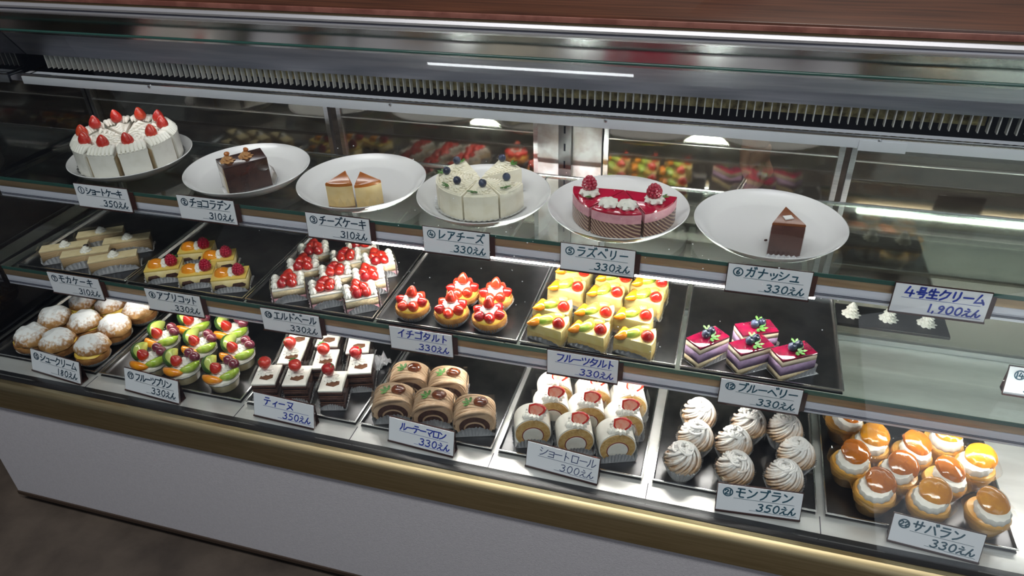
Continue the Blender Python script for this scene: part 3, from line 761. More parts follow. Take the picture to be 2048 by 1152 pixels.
# baked cheesecake wedges
def make_cheese():
    t = thing('cheesecake_wedge', 'x', 'cake slice'); hf = math.radians(24)
    w_ = wedge(.056, hf, off=-.028)
    b = MB(); b.prism(wedge(.0565, hf, off=-.0282), .0006, .006); b.obj('biscuit_base', biscuit, t)
    b = MB(); b.prism(w_, .006, .043); b.obj('cheese_body', cheese, t)
    b = MB(); b.prism(w_, .0431, .0485, bev=.0022); b.obj('browned_top', caramel, t)
    b = MB(); b.sheet([[(x * 1.03, y * 1.06, .001) for x, y in w_ + w_[:1]], [(x * 1.03, y * 1.06, .016 - .007 * math.sin(x * 400 + y * 600)) for x, y in w_ + w_[:1]]]); b.obj('clear_film', film, t, False)
    return t
ck = make_cheese()
for (x, y, lb, a) in ((-.609, .9985, 'left baked cheesecake wedge with browned top', -76), (-.5605, 1.0115, 'right baked cheesecake wedge with browned top', -50)):
    a = math.radians(a)
    put(ck, USED, lb, 'baked cheesecake wedges on the third plate', (x - .0265 * math.cos(a), y - .0265 * math.sin(a), ZP + .0004), a)

# white cream cheese cake
def make_rare(seed):
    random.seed(seed)
    t = thing('cream_cheese_slice', 'x', 'cake slice'); hf = math.radians(22.2)
    b = MB(); b.prism(wedge(.0745, hf, off=.0015, n=10), .0004, .043, bev=.0015); b.obj('white_cake', ivory, t)
    b = MB()
    for k in range(11):
        rr = .014 + k * .0056
        b.tube([(rr * math.cos(a) + .002, rr * math.sin(a), .0432) for a in [(-hf + .04) + (2 * hf - .08) * i / 6 for i in range(7)]], .0022, 6)
    b.obj('combed_cream', ivory, t)
    rosette(t, (.056, .004, .0445), .0125, .009, ivory)
    blueberry(t, (.056, .004, .0585), .0068)
    sprig(t, (.062, -.010, .047), 3, .011, -.4)
    b = MB(); b.sheet([[(.0765 * math.cos(a), .0765 * math.sin(a), .0006 + .0014 * (i % 2)) for i, a in enumerate([-hf + 2 * hf * q / 14 for q in range(15)])], [(.082 * math.cos(a), .082 * math.sin(a), .002 + .0016 * (i % 2)) for i, a in enumerate([-hf + 2 * hf * q / 14 for q in range(15)])]])
    b.obj('foil_edge', foil_gray, t, False)
    return t
rc = [make_rare(1), make_rare(2)]
cc = Vector((PC[3][0] - .003, PC[3][1] - .002, 0))
for k, (a, lb) in enumerate(((-118, 'white cream cheese slice at the front left of its plate'), (-72, 'white cream cheese slice at the front right of its plate'), (-26, 'white cream cheese slice at the right with its blueberry at the rim'),
                             (62, 'white cream cheese slice at the back right of its plate'), (-164, 'white cream cheese slice at the left, blueberry above its herb leaf'), (150, 'white cream cheese slice at the left rear of its plate'))):
    a = math.radians(a); put(rc[k % 2], USED, lb, 'white cream cheese slices on the fourth plate', (cc.x, cc.y, ZP + .0012), a)

# raspberry mousse cake, half round of three
def make_rasp(berry, half_deg):
    t = thing('raspberry_mousse_slice', 'x', 'cake slice'); hf = math.radians(half_deg)
    b = MB(); b.prism(wedge(.083, hf, off=.001, n=10), .0004, .026); b.obj('striped_sponge', stripe_film, t)
    b = MB(); b.prism(wedge(.0828, hf, off=.001, n=10), .0261, .041); b.obj('pink_mousse', mousse_pink, t)
    b = MB(); b.prism(wedge(.0826, hf, off=.001, n=10), .0411, .0440, bev=.001); b.obj('raspberry_glaze', rasp_glaze, t)
    for yy in ((0,) if berry else (-.0145, .0145)):
        b = MB()
        b.lathe([(.0125, .0440), (.0155, .0475), (.0135, .052), (.009, .0545), (0, .0555)], 40, T(.060, yy, 0), flute=lambda th, q, z: q * (1 + .13 * math.cos(7 * th + (z - .044) * 380)))
        b.obj('cream_rosette', cream, t)
    if berry: raspberry(t, (.060, 0, .0535), .0112, .0210, .2)
    sprig(t, (.064, .012, .0475), 2, .010, 1.0)
    return t
ra = make_rasp(True, 28); rb = make_rasp(False, 28)
cc = Vector((PC[4][0] + .010, PC[4][1] + .0, 0))
for pr, a, lb in ((ra, -150, 'raspberry mousse slice at the left, raspberry on white rosette'), (rb, -91, 'raspberry mousse slice in the middle without a raspberry'), (ra, -32, 'raspberry mousse slice at the right, raspberry beside a leaf')):
    a = math.radians(a); put(pr, USED, lb, 'raspberry mousse slices on the fifth plate', (cc.x, cc.y, ZP + .0006), a)

# ganache wedge
t = thing('ganache_wedge', 'dark brown ganache wedge with a white chocolate chip on silver foil', 'cake slice')
hf = math.radians(22.5); w_ = wedge(.0605, hf, off=-.03, n=1)
b = MB(); b.prism(w_, .0006, .050, bev=.001); b.obj('cake_body', mat('ganache_side', (0.125, 0.048, 0.034, 1), .30, c2=(0.085, 0.03, 0.022, 1), scale=50, coat=.4), t)
b = MB(); b.prism(w_, .0502, .0545, bev=.002); b.obj('ganache_top', mat('ganache_glaze', (0.26, 0.085, 0.028, 1), .25, c2=(0.20, 0.06, 0.02, 1), scale=40), t)
b = MB(); b.prism([(-.005, -.007), (.006, -.006), (.003, .007), (-.007, .006)], .0546, .0562, T(.010, 0, 0) @ R(.2)); b.obj('chocolate_chip', white_choc, t, False)
b = MB(); b.sheet([[(x * 1.03, y * 1.05, .001) for x, y in w_ + w_[:1]], [(x * 1.03, y * 1.05, .046) for x, y in w_ + w_[:1]]]); b.obj('clear_film', film, t, False)
b = MB()
b.sheet([[(.0265, -.024 + .048 * i / 14, .0006) for i in range(15)], [(.032, -.025 + .050 * i / 14, .003 + .003 * (i % 2)) for i in range(15)], [(.036, -.025 + .050 * i / 14, .001 + .002 * (i % 2)) for i in range(15)]]); b.prism(w_, 0, .0005); b.obj('foil_sheet', foil, t, False)
t.location = (.1047 - .026 * .087, 1.0105 + .026, ZP + .0004); t.rotation_euler = (0, 0, math.radians(-86))

# ------------------------------------------------------------------ middle shelf
# coffee cream bars
t = thing('coffee_cream_bar', 'x', 'cake')
b = MB(); b.box(-.045, .045, -.013, .013, .001, .036); b.obj('cake_layers', moka_layer, t)
b = MB(); b.box(-.0455, .0455, -.0135, .0135, .0361, .0405, bev=.001); b.obj('cream_top', moka_top, t)
rosette(t, (.002, 0, .0405), .0105, .011)
b = MB(); b.ell((.004, .004, .0500), (.0056, .0038, .0030)); b.obj('coffee_bean', bean_m, t)
foil_fan(t, .092, .028, .022)
film_wrap(t, [(-.0475, -.0145), (-.0475, .0150), (.0475, .0150), (.0475, -.0145)], .046)
lower(t, .0405, .031)
grp_ = place([t], [(198, 458, 'coffee cream bar at the very back, topmost of the five'), (251, 471, 'coffee cream bar at the back right above its pleated foil'), (126, 486, 'leftmost coffee cream bar'),
            (168, 497, 'coffee cream bar second from the left in the front row'), (216, 511, 'frontmost coffee cream bar beside the apricot tray')], Z2, .0365, (0, 0), 33, 'coffee cream bars', 2)
settle(grp_, .929, -1.311, -1.062, sxy=.96)

# apricot and raspberry squares
t = thing('apricot_square', 'x', 'cake')
b = MB(); b.box(-.033, .033, -.022, .022, .001, .038); b.obj('cream_body', mat('pale_custard', (0.80, 0.66, 0.34, 1), .6, c2=(0.74, 0.58, 0.26, 1), scale=50, bump=.2), t)
b = MB(); b.box(-.0332, .0332, -.0222, .0222, .0381, .0430, bev=.001); b.obj('yellow_top', mat('yellow_glaze', (0.82, 0.58, 0.13, 1), .25, coat=.4), t)
for x0, x1, z0, z1 in ((-.030, -.006, .012, .027), (.004, .031, .015, .029)):
    b = MB(); b.prism([(x0, z0 + .003), (x0 + .004, z0), (x1 - .003, z0 + .002), (x1, z1 - .006), (x1 - .006, z1), (x0 + .003, z1 - .002)], -.0226, .0226, XZ); b.obj('chocolate_sponge', choc_sponge, t)
b = MB(); b.box(-.0333, .0333, -.0223, .0223, .0008, .007); b.obj('chocolate_base', choc_sponge, t)
b = MB(); b.ell((-.013, -.001, .043), (.017, .0145, .0125), T(0, 0, 0)); b.obj('apricot_half', apricot_m, t)
b = MB(); b.swirl(.0115, .013, (.004, -.002, .043), 8); b.obj('cream_rosette', cream, t)
raspberry(t, (.018, -.006, .0435), .0105, .020)
sprig(t, (.012, .014, .044), 3, .012, .6)
foil_fan(t, .068, .046, .020)
lower(t, .043, .030)
grp_ = place([t], [(404, 493, 'apricot square at the back of its tray, raspberry highest'), (448, 512, 'apricot square at the right rear, second raspberry from the top'), (341, 519, 'leftmost apricot square on its tray'),
            (398, 532, 'apricot square in the middle of the front row'), (466, 539, 'apricot square at the front right corner of its group')], Z2, .041, (.018, -.006), 24, 'apricot and raspberry squares', 3)
settle(grp_, .929, -1.049, -.805, sxy=.95)

# strawberry and cream slices
def make_elder(seed):
    random.seed(seed)
    t = thing('strawberry_cream_slice', 'x', 'cake')
    b = MB(); b.box(-.028, .028, -.024, .024, .001, .016); b.obj('pink_mousse', mousse_pink, t)
    b = MB(); b.box(-.0282, .0282, -.0242, .0242, .0161, .0345); b.obj('sponge', pale_sponge, t)
    b = MB(); b.box(-.0282, .0282, -.0242, .0242, .0346, .0385, bev=.001); b.obj('cream_layer', cream, t)
    for x in (-.022, .022): shells(t, (x, -.021, .0385), (x, .021, .0385), 3, .0070)
    for x, y in ((-.008, -.012), (.007, -.014), (-.006, .006), (.008, .004), (.0, .017)):
        strawberry(t, (x + random.uniform(-.002, .002), y, .0375), .0102, .0172, (random.uniform(-.5, .5), random.uniform(-.5, .5)), random.choice([glazed_berry, glazed_berry, dark_berry]), name='strawberry_half')
    foil_fan(t, .058, .050, .022)
    film_wrap(t, [(-.030, -.0255), (-.030, .0258), (.030, .0258), (.030, -.0255)], .048)
    return t
el = [make_elder(s) for s in (3, 4, 5)]
for q in el: lower(q, .0385, .029)
f6 = lambda x, y: (470 + x / 3.593, 440 + y / 3.593)
EL = [((315, 450), 'strawberry and cream slice at the left end of the front row'), ((575, 480), 'strawberry and cream slice in the middle of the front row'), ((840, 515), 'strawberry and cream slice at the right end of the front row'),
      ((492, 335), 'strawberry and cream slice at the left of the second row'), ((712, 385), 'strawberry and cream slice in the middle of the second row'), ((950, 405), 'strawberry and cream slice at the right of the second row'),
      ((565, 215), 'strawberry and cream slice at the left of the third row'), ((800, 265), 'strawberry and cream slice in the middle of the third row'), ((1025, 275), 'strawberry and cream slice at the right of the third row'),
      ((905, 175), 'strawberry and cream slice rearmost under the cheesecake price card')]
grp_ = place(el, [(*f6(*p), l) for p, l in EL], Z2, .0345, (0, 0), 32, 'strawberry and cream slices', 2)
settle(grp_, .929, -.792, -.546, sxy=1.00, gap=-.0020)

# strawberry tarts
def make_tart(seed, m1, m2):
    random.seed(seed)
    t = thing('strawberry_tart', 'x', 'tart')
    foil_round(t, .0235, .0325, .014)
    b = MB(); b.lathe([(.023, .0008), (.0300, .010), (.0318, .0200), (.0305, .0225), (.027, .0205), (0, .018)], 40, I4, flute=lambda th, q, z: q * (1 + .012 * math.cos(20 * th))); b.obj('tart_shell', tart_shell, t)
    b = MB(); b.ell((0, 0, .0195), (.0275, .0275, .012)); b.obj('custard', custard, t)
    for k in range(6):
        a = 2 * PI * k / 6 + .2
        o = strawberry(t, (0, 0, 0), .0102, .0195, (0, 0), m1 if k % 3 else m2)
        o.matrix_local = T(.0130 * math.cos(a), .0130 * math.sin(a), .0265) @ R(a) @ R(1.15 + random.uniform(-.15, .15), 'Y')
    b = MB(); b.lathe([(.010, .0305), (.0155, .0335), (.0145, .037), (.0105, .0395), (0, .040)], 48, I4, flute=lambda th, q, z: q * (1 + .10 * math.cos(9 * th + z * 400))); b.obj('cream_rosette', cream, t)
    strawberry(t, (0, 0, .0385), .0105, .0225, (random.uniform(-.2, .2), random.uniform(-.2, .2)), m1)
    return t
ta = [make_tart(1, tart_berry, glazed_berry), make_tart(2, glazed_berry, dark_berry)]
grp_ = place(ta, [(*f6(1245, 530), 'leftmost strawberry tart on its tray', None, 0), (*f6(1602, 455), 'strawberry tart at the back, left of the other rear tart', None, 0), (*f6(1868, 455), 'strawberry tart at the back right of the five', None, 0),
           (*f6(1530, 580), 'strawberry tart in the front middle', None, 0), (*f6(1800, 620), 'strawberry tart front right with the darkest red strawberries', None, 1)], Z2, .051, (0, 0), 10, 'strawberry tarts', 30)
settle(grp_, .929, -.533, -.289, sxy=.94, gap=-.0006)

# yellow fruit wedges
def make_fruit(seed):
    random.seed(seed)
    t = thing('fruit_wedge', 'x', 'cake slice')
    P = [(-.034, -.012)] + [(.031 + .004 * math.sin(PI * i / 6), -.024 + .052 * i / 6) for i in range(7)]
    b = MB(); b.prism(P, .0008, .008); b.obj('crust', pale_sponge, t)
    b = MB(); b.prism(P, .0081, .0205); b.obj('sponge', mat('yellow_sponge_pale', (.76, .56, .22, 1), .8, c2=(.70, .48, .16, 1), scale=130, bump=.4), t)
    b = MB(); b.prism(P, .0206, .041, bev=.003, top=[(x * .97, y * .97) for x, y in P]); b.obj('custard_top', mat('light_custard', (.84, .70, .30, 1), .35, c2=(.80, .63, .20, 1), scale=40, bump=.2), t)
    crescent(t, 'orange_segment', orange_m, (-.018, -.007, .0435), .017, 2.3, .0092, .0085, 1.3)
    crescent(t, 'kiwi_slice', kiwi_m, (-.002, .000, .044), .024, 1.9, .0100, .0090, .9 + random.uniform(-.2, .2))
    crescent(t, 'pineapple_piece', mat('pineapple', (.86, .66, .12, 1), .2, coat=.5), (.012, .015, .0425), .018, 1.7, .0078, .0070, .5)
    strawberry(t, (.020, -.006, .0405), .0112, .0185, (.3, .2), glazed_berry)
    foil_fan(t, 0, 0, .014, foil_gray, 14, poly=[(-.034, -.012), (.033, -.025), (.034, .029)])
    film_wrap(t, [(.036, -.026), (-.037, -.013), (.033, .031)], .050)
    film_wrap(t, [(.0365, -.026), (.039, .002), (.0345, .030)], .046)
    return t
fw = [make_fruit(s) for s in (1, 2, 3)]
for q in fw: lower(q, .041, .033)
f7 = lambda x, y: (1000 + x / 4.115, 500 + y / 4.115)
FW = [((472, 612), 'fruit wedge at the left of the front row'), ((815, 675), 'fruit wedge in the middle of the front row'), ((1210, 718), 'fruit wedge at the right of the front row'),
      ((522, 452), 'fruit wedge at the left of the second row'), ((888, 497), 'fruit wedge in the middle of the second row'), ((1182, 515), 'fruit wedge at the right of the second row'),
      ((642, 278), 'fruit wedge at the left of the third row'), ((965, 322), 'fruit wedge in the middle of the third row'), ((1285, 367), 'fruit wedge at the right of the third row'),
      ((690, 168), 'fruit wedge at the left of the rear row, half hidden'), ((1030, 215), 'fruit wedge in the middle of the rear row, half hidden'), ((1330, 250), 'fruit wedge at the right of the rear row, half hidden')]
grp_ = place(fw, [(*f7(*p), l) for p, l in FW], Z2, .042, (.020, -.006), -2, 'yellow fruit wedges', 5)
settle(grp_, .929, -.276, -.032, sxy=.95, gap=-.0004)

# blueberry mousse cakes
t = thing('blueberry_mousse_cake', 'x', 'cake')
b = MB(); b.box(-.031, .031, -.017, .017, .001, .012); b.obj('sponge_base', pale_sponge, t)
b = MB(); b.box(-.0312, .0312, -.0172, .0172, .0121, .0285); b.obj('purple_mousse', mousse_purple, t)
b = MB(); b.box(-.0311, .0311, -.0171, .0171, .0286, .0375); b.obj('cream_layer', mat('pale_mousse', (.80, .68, .52, 1), .6, c2=(.74, .60, .44, 1), scale=60), t)
b = MB(); b.box(-.0312, .0312, -.0172, .0172, .0376, .0415, bev=.001); b.obj('berry_glaze', berry_glaze, t)
blueberry(t, (-.003, .002, .0475), .0072); blueberry(t, (.010, .004, .0470), .0068)
sprig(t, (.0, -.006, .043), 4, .013, -.9); sprig(t, (.006, .008, .046), 3, .010, .7)
b = MB(); b.sheet([[(-.030 + .064 * i / 18, -.0180 - .0007 * (i % 2), .0005) for i in range(19)], [(-.028 + .062 * i / 18, -.0195 - .0009 * (i % 2), .003 + .014 * (i / 18)) for i in range(19)]])
b.sheet([[(.0325 + .0006 * (i % 2), -.018 + .036 * i / 10, .0005) for i in range(11)], [(.036 + .0009 * (i % 2), -.018 + .036 * i / 10, .018 - .006 * i / 10) for i in range(11)]])
b.prism([(-.031, -.018), (.040, -.020), (.036, .018), (-.031, .0175)], 0, .0005); b.obj('foil_sheet', foil, t, False)
BL = [((.141, .9325), 33, 'blueberry mousse cake at the front right, nearest the empty shelf'), ((.0755, .9335), 36, 'blueberry mousse cake in the middle of the front row'),
      ((.014, .940), 46, 'leftmost blueberry mousse cake'), ((.090, .990), 26, 'blueberry mousse cake at the back behind the other three')]
grp_ = [put(t, USED, lb, 'blueberry mousse cakes', (x, y + .007, Z2), math.radians(a)) for (x, y), a, lb in BL]
settle(grp_, .929, -.018, .212, sxy=.95)
# small dark tray with white peaks behind, on the empty part of the shelf
t = thing('black_tray', 'small black tray with white cream peaks on the empty right part of the shelf', 'tray', (.304, 1.135, SH2))
b = MB(); b.box(-.085, .085, -.030, .030, .0003, .006, bev=.001); b.obj('tray_floor', gasket, t)
for k in range(3):
    x = -.062 + k * .058
    q = thing('cream_peak', ['leftmost white cream peak on the small black tray', 'middle white cream peak on the small black tray', 'rightmost white cream peak on the small black tray'][k], 'cream peak', (.304 + x, 1.135, SH2 + .0062), 0, 'white cream peaks')
    rosette(q, (0, 0, 0), .0135, .012, lobes=9); rosette(q, (0, 0, .011), .0085, .013, lobes=9, name='cream_tip')
# ------------------------------------------------------------------ bottom deck
def bumpy_lathe(prof, n, amp, fs, seed):
    b = MB(); off = Vector((seed * 3.1, seed * 1.7, 0))
    b.lathe(prof, n, I4, cap=False)
    for v in b.bm.verts:
        d = Vector((v.co.x, v.co.y, 0))
        k = noise.noise(v.co * fs + off) * amp
        v.co += (v.co - Vector((0, 0, .02))).normalized() * k
    return b
def make_puff(seed):
    random.seed(seed)
    t = thing('cream_puff', 'x', 'cream puff'); r = .0335
    b = MB(); b.lathe([(.022, .0002), (.024, .001), (.0335, .013)], 72, I4, flute=lambda th, q, z: q * (1 + .02 * math.cos(36 * th)), cap=False); b.obj('paper_cup', paper, t)
    b = bumpy_lathe([(0, .0008), (.021, .001), (.030, .010), (r, .020), (.0325, .0245), (0, .0245)], 36, .003, 90, seed); b.obj('choux_base', puff_body, t)
    b = MB(); b.ell((.001, -.003, .0262), (.0305, .0305, .0058), bump=.12, bs=120); b.obj('custard_filling', custard, t)
    b = bumpy_lathe([(r * .98, .0285), (r, .033), (.031, .0405), (.0255, .0475), (.016, .0525), (.007, .0545), (0, .055)], 40, .0045, 75, seed + 9)
    M = T(0, .002, 0) @ R(math.radians(-5), 'X')
    bmesh.ops.transform(b.bm, matrix=M, verts=b.bm.verts); b.obj('choux_cap', puff_sugar, t)
    return t
f5 = lambda x, y: (x / 3.03, 420 + y / 3.03)
pf = [make_puff(s) for s in (1, 2, 3)]
PF = [((540, 560), 'cream puff at the very back, partly behind the coffee cake price card'), ((695, 605), 'cream puff at the back with custard showing in front'), ((870, 640), 'cream puff at the right rear in its white paper cup'),
      ((335, 650), 'cream puff at the left rear, split open with yellow custard'), ((515, 705), 'cream puff in the middle of the group'), ((705, 745), 'cream puff at the right middle with a broad sugar cap'),
      ((145, 785), 'leftmost cream puff on the deck'), ((325, 815), 'cream puff second from the left in the front row'), ((560, 870), 'frontmost cream puff at the right of its price card')]
grp_ = place(pf, [(*f5(*p), l) for p, l in PF], Z3, .034, (0, 0), 0, 'sugared cream puffs', 180)
settle(grp_, .8205, -1.342, -1.086, sxy=.94, gap=-.0012)

# fruit puddings in clear cups
def make_pudding(seed):
    random.seed(seed)
    t = thing('fruit_pudding', 'x', 'dessert')
    b = MB(); b.lathe([(0, .0002), (.0270, .0002), (.0280, .002), (.0335, .042), (.0345, .0425)], 40, I4, cap=False); b.obj('clear_cup', cup_plastic, t)
    b = MB(); b.lathe([(0, .001), (.0262, .001), (.0305, .030), (0, .030)], 32, I4, cap=False); b.obj('pudding', mat('pudding_cream', (.84, .72, .44, 1), .35, c2=(.80, .66, .36, 1), scale=20), t)
    b = MB(); b.ell((0, 0, .033), (.0325, .0325, .012)); b.obj('cream_top', cream, t)
    b = MB(); b.swirl(.020, .014, (.002, .002, .042), 9); b.obj('cream_rosette', cream, t)
    crescent(t, 'melon_slice', melon_m, (-.029, .010, .046), .036, 1.75, .0125, .016, -1.05, .15, rind=melon_rind)
    crescent(t, 'orange_segment', orange_m, (-.010, -.026, .043), .040, 1.25, .0085, .0095, -.16)
    crescent(t, 'kiwi_slice', kiwi_m, (.024, -.010, .045), .034, 1.35, .0075, .0095, .95, .1)
    for x, y in ((.006, .022), (.0225, .012)):
        b = MB(); b.ell((x, y, .0545), (.0108, .0108, .0100)); b.obj('grape', grape_m, t)
    strawberry(t, (-.004, -.004, .0480), .0115, .0240, (.35, -.15), glazed_berry, leaf=False)
    return t
pdp = [make_pudding(s) for s in (1, 2)]
for q in pdp: lower(q, .030, .0175)
fp = lambda x, y: (200 + x / 4.8, 600 + y / 4.8)
PD = [((842, 215), 'fruit pudding at the back left of its group'), ((1210, 258), 'fruit pudding at the back right of its group'), ((512, 335), 'fruit pudding at the left of the second row beside the cream puffs'),
      ((870, 382), 'fruit pudding in the middle of the second row'), ((1240, 452), 'fruit pudding at the right, third from the back on that side'), ((410, 528), 'leftmost fruit pudding in the front row'),
      ((718, 590), 'fruit pudding in the middle of the front row'), ((1095, 665), 'frontmost fruit pudding at the right with orange and kiwi in front')]
grp_ = place(pdp, [(*fp(*p), l) for p, l in PD], Z3, .0465, (-.004, -.007), 0, 'fruit puddings', 8)
settle(grp_, .8205, -1.078, -.774, sxy=.93, gap=-.0030)

# chocolate cakes with a whole strawberry
def make_choco(seed, berry=True):
    random.seed(seed)
    t = thing('chocolate_strawberry_cake', 'x', 'cake')
    wx, dy = .0205, .026
    for z0, z1, m, n in ((.001, .016, choc_sponge, 'chocolate_sponge'), (.0161, .0205, choc_cream, 'chocolate_cream'), (.0206, .033, choc_sponge, 'chocolate_sponge'), (.0331, .0365, choc_cream, 'chocolate_cream'), (.0366, .046, choc_sponge, 'chocolate_sponge')):
        b = MB(); b.box(-wx, wx, -dy, dy, z0, z1); b.obj(n, m, t)
    b = MB(); b.box(-wx - .0004, wx + .0004, -dy - .0004, dy + .0004, .0461, .0505, bev=.0012); b.obj('cream_top', cream, t)
    b = MB(); b.prism([(-.010, -.012), (.004, -.016), (.013, -.010), (.012, -.002), (-.002, .0), (-.009, -.004)], .0506, .0511); b.obj('cocoa_patch', cocoa, t)
    if berry:
        b = MB(); b.swirl(.0125, .008, (-.004, .008, .0505), 8); b.obj('cream_rosette', cream, t)
        st = strawberry(t, (-.004, .006, .0555), .0115, .0265, (random.uniform(-.15, .25), random.uniform(-.2, .2)), random.choice([red_berry, dark_berry, red_berry]), point_up=False, leaf=False)
        b = MB()
        for k in range(6):
            a = 2 * PI * k / 6 + .3
            b.prism([(0, -.0012), (.004, -.0022), (.0085, 0), (.004, .0022), (0, .0012)], .0, .0007, T(-.004, .007, .0805) @ R(a) @ R(.2, 'Y'))
        b.obj('calyx', leaf_m, st, False)
    foil_fan(t, .044, .055, .018)
    film_wrap(t, [(-.022, -.027), (-.022, .028), (.022, .028), (.022, -.027)], .060)
    return t
ch = [make_choco(1), make_choco(2), make_choco(4)]; chn = make_choco(5, False)
for q in ch + [chn]: lower(q, .0505, .044)
ft = lambda x, y: (460 + x / 4.8, 640 + y / 4.8)
CH = [((275, 420), 'chocolate strawberry cake at the left of the front row'), ((630, 435), 'chocolate strawberry cake in the middle of the front row'), ((978, 488), 'chocolate strawberry cake at the right of the front row'),
      ((568, 228), 'chocolate strawberry cake at the left of the second row'), ((875, 280), 'chocolate strawberry cake in the middle of the second row'), ((1205, 328), 'chocolate strawberry cake at the right of the second row, beside crumpled foil')]
grp_ = place(ch, [(*ft(*p), l) for p, l in CH], Z3, .0615, (-.004, .006), 17, 'chocolate cakes with whole strawberries', 2)
grp_ += place([chn], [(*ft(640, 165), 'chocolate cake at the rear left, half hidden by a price card'), (*ft(950, 165), 'chocolate cake in the rear middle with a white top'), (*ft(1235, 225), 'chocolate cake at the rear right with brown cocoa on its white top')], Z3, .0445, (0, 0), 17, 'rear chocolate cakes without strawberries', 2)
settle(grp_, .8205, -.759, -.548, sxy=1.02, gap=-.0010)

# chestnut rolls
def make_marron(seed):
    random.seed(seed)
    t = thing('chestnut_roll', 'x', 'cake'); dy = .021
    A = arch(.0320, .030, .024, -35, 215); Bm = arch(.0255, .021, .021, -35, 215); C1 = arch(.0180, .0145, .018, -35, 215); C2 = arch(.0155, .012, .0165, -35, 215)
    arch_band(t, 'chestnut_cream', chest_cream, A, Bm, -dy, dy)
    arch_band(t, 'chocolate_sponge', choc_sponge, Bm, C1, -dy - .0008, dy)
    arch_band(t, 'cream_line', chest_cream, C1, C2, -dy - .0004, dy)
    b = MB(); b.prism(C2, -dy - .0010, dy, XZ); b.obj('roll_heart', choc_sponge, t)
    b = MB()
    for k in range(9):
        y = -dy + .001 + k * (2 * dy - .002) / 8
        pts = [(x * 1.035, y + .0035 * math.sin(i * .42 + k * .9), (z - .024) * 1.04 + .0245) for i, (x, z) in enumerate(arch(.0320, .030, .024, -20, 200, 20))]
        b.tube(pts, .0030, 7)
    b.obj('piped_strands', chest_cream, t)
    b = MB(); b.ell((.012, -.002, .0590), (.0125, .0100, .0078), bump=.08, bs=150); b.obj('candied_chestnut', chest_nut, t)
    sprig(t, (-.006, -.004, .0570), 4, .011, 2.6)
    foil_fan(t, .066, .044, .022, foil_gray)
    film_wrap(t, [(-.0345, -.0235), (-.0345, .0240), (.0345, .0240), (.0345, -.0235)], .050)
    return t
mr = [make_marron(1), make_marron(2)]
fm = lambda x, y: (730 + x / 5.01, 700 + y / 5.01)
grp_ = place(mr, [(*fm(565, 170), 'chestnut roll at the back left of the five'), (*fm(812, 222), 'chestnut roll at the back right'), (*fm(432, 388), 'chestnut roll at the left of the front row'),
           (*fm(757, 442), 'chestnut roll in the middle of the front row'), (*fm(1130, 532), 'chestnut roll at the right of the front row above its foil fan')], Z3, .060, (.012, -.002), 17, 'chestnut rolls', 2)
settle(grp_, .8205, -.533, -.304, sxy=1.00, gap=-.0022)

# cream roll slices
def make_roll(seed):
    random.seed(seed)
    t = thing('cream_roll_slice', 'x', 'cake'); dy = .020
    A = arch(.0305, .0310, .0300, -50, 230, 30); A2 = arch(.0285, .0285, .0295, -50, 230, 30); Bm = arch(.0180, .0175, .0260, -50, 230, 30); J = arch(.0165, .0160, .0258, -50, 230, 30)
    arch_band(t, 'cream_coat', cream, A, A2, -dy + .001, dy)
    arch_band(t, 'roll_sponge', roll_sponge, A2, Bm, -dy, dy)
    arch_band(t, 'jam_line', jam, Bm, J, -dy - .0004, dy)
    b = MB(); b.prism(J, -dy - .0010, dy, XZ); b.obj('cream_heart', cream, t)
    shells(t, (-.013, -.010, .0560), (-.004, -.013, .0590), 2, .0062)
    b = MB()
    b.lathe([(.009, 0), (.0165, .003), (.0150, .008), (.008, .0105), (0, .011)], 56, T(.006, -.006, .0585), flute=lambda th, q, z: q * (1 + .13 * math.cos(14 * th))); b.obj('cream_rosette', cream, t)
    M = T(.008, -.006, .0690) @ R(-.35) @ R(.95, 'X') @ R(-1.25, 'Z') @ SC(1.2, 1.2, 1.2)
    b = MB()
    prof = [(-.0085, -.009), (-.0095, .0), (-.0075, .007), (-.003, .0125), (.001, .014), (.005, .011), (.0085, .004), (.0093, -.003), (.0075, -.0095), (.0, -.0115)]
    b.prism(prof, 0, .0065, M, bev=.0022); o = b.obj('strawberry_half', glazed_berry, t)
    b = MB(); b.prism([(x * .72, y * .76) for x, y in prof], .00655, .0070, M); b.obj('cut_face', mat('strawberry_flesh', (.80, .45, .33, 1), .3, c2=(.78, .20, .12, 1), scale=70, lo=.4, hi=.7, coat=.3), o)
    foil_fan(t, .060, .042, .020, foil_gray)
    film_wrap(t, [(-.0325, -.0215), (-.0325, .0225), (.0325, .0225), (.0325, -.0215)], .052)
    return t
rl = [make_roll(1), make_roll(2)]
fr_ = lambda x, y: (1000 + x / 4.268, 720 + y / 4.268)
RL = [((320, 420), 'cream roll slice at the left of the front row'), ((686, 508), 'cream roll slice in the middle of the front row'), ((1045, 555), 'cream roll slice at the right of the front row, white heart in view'),
      ((490, 290), 'cream roll slice at the left of the second row'), ((790, 318), 'cream roll slice in the middle of the second row'), ((1100, 400), 'cream roll slice at the right of the second row'),
      ((515, 155), 'cream roll slice at the left of the rear row under a price card'), ((850, 195), 'cream roll slice in the middle of the rear row'), ((1145, 232), 'cream roll slice at the right of the rear row')]
grp_ = place(rl, [(*fr_(*p), l) for p, l in RL], Z3, .068, (.008, -.008), 19, 'cream roll slices', 2)
settle(grp_, .8205, -.286, -.059, sxy=.98, gap=-.0020)

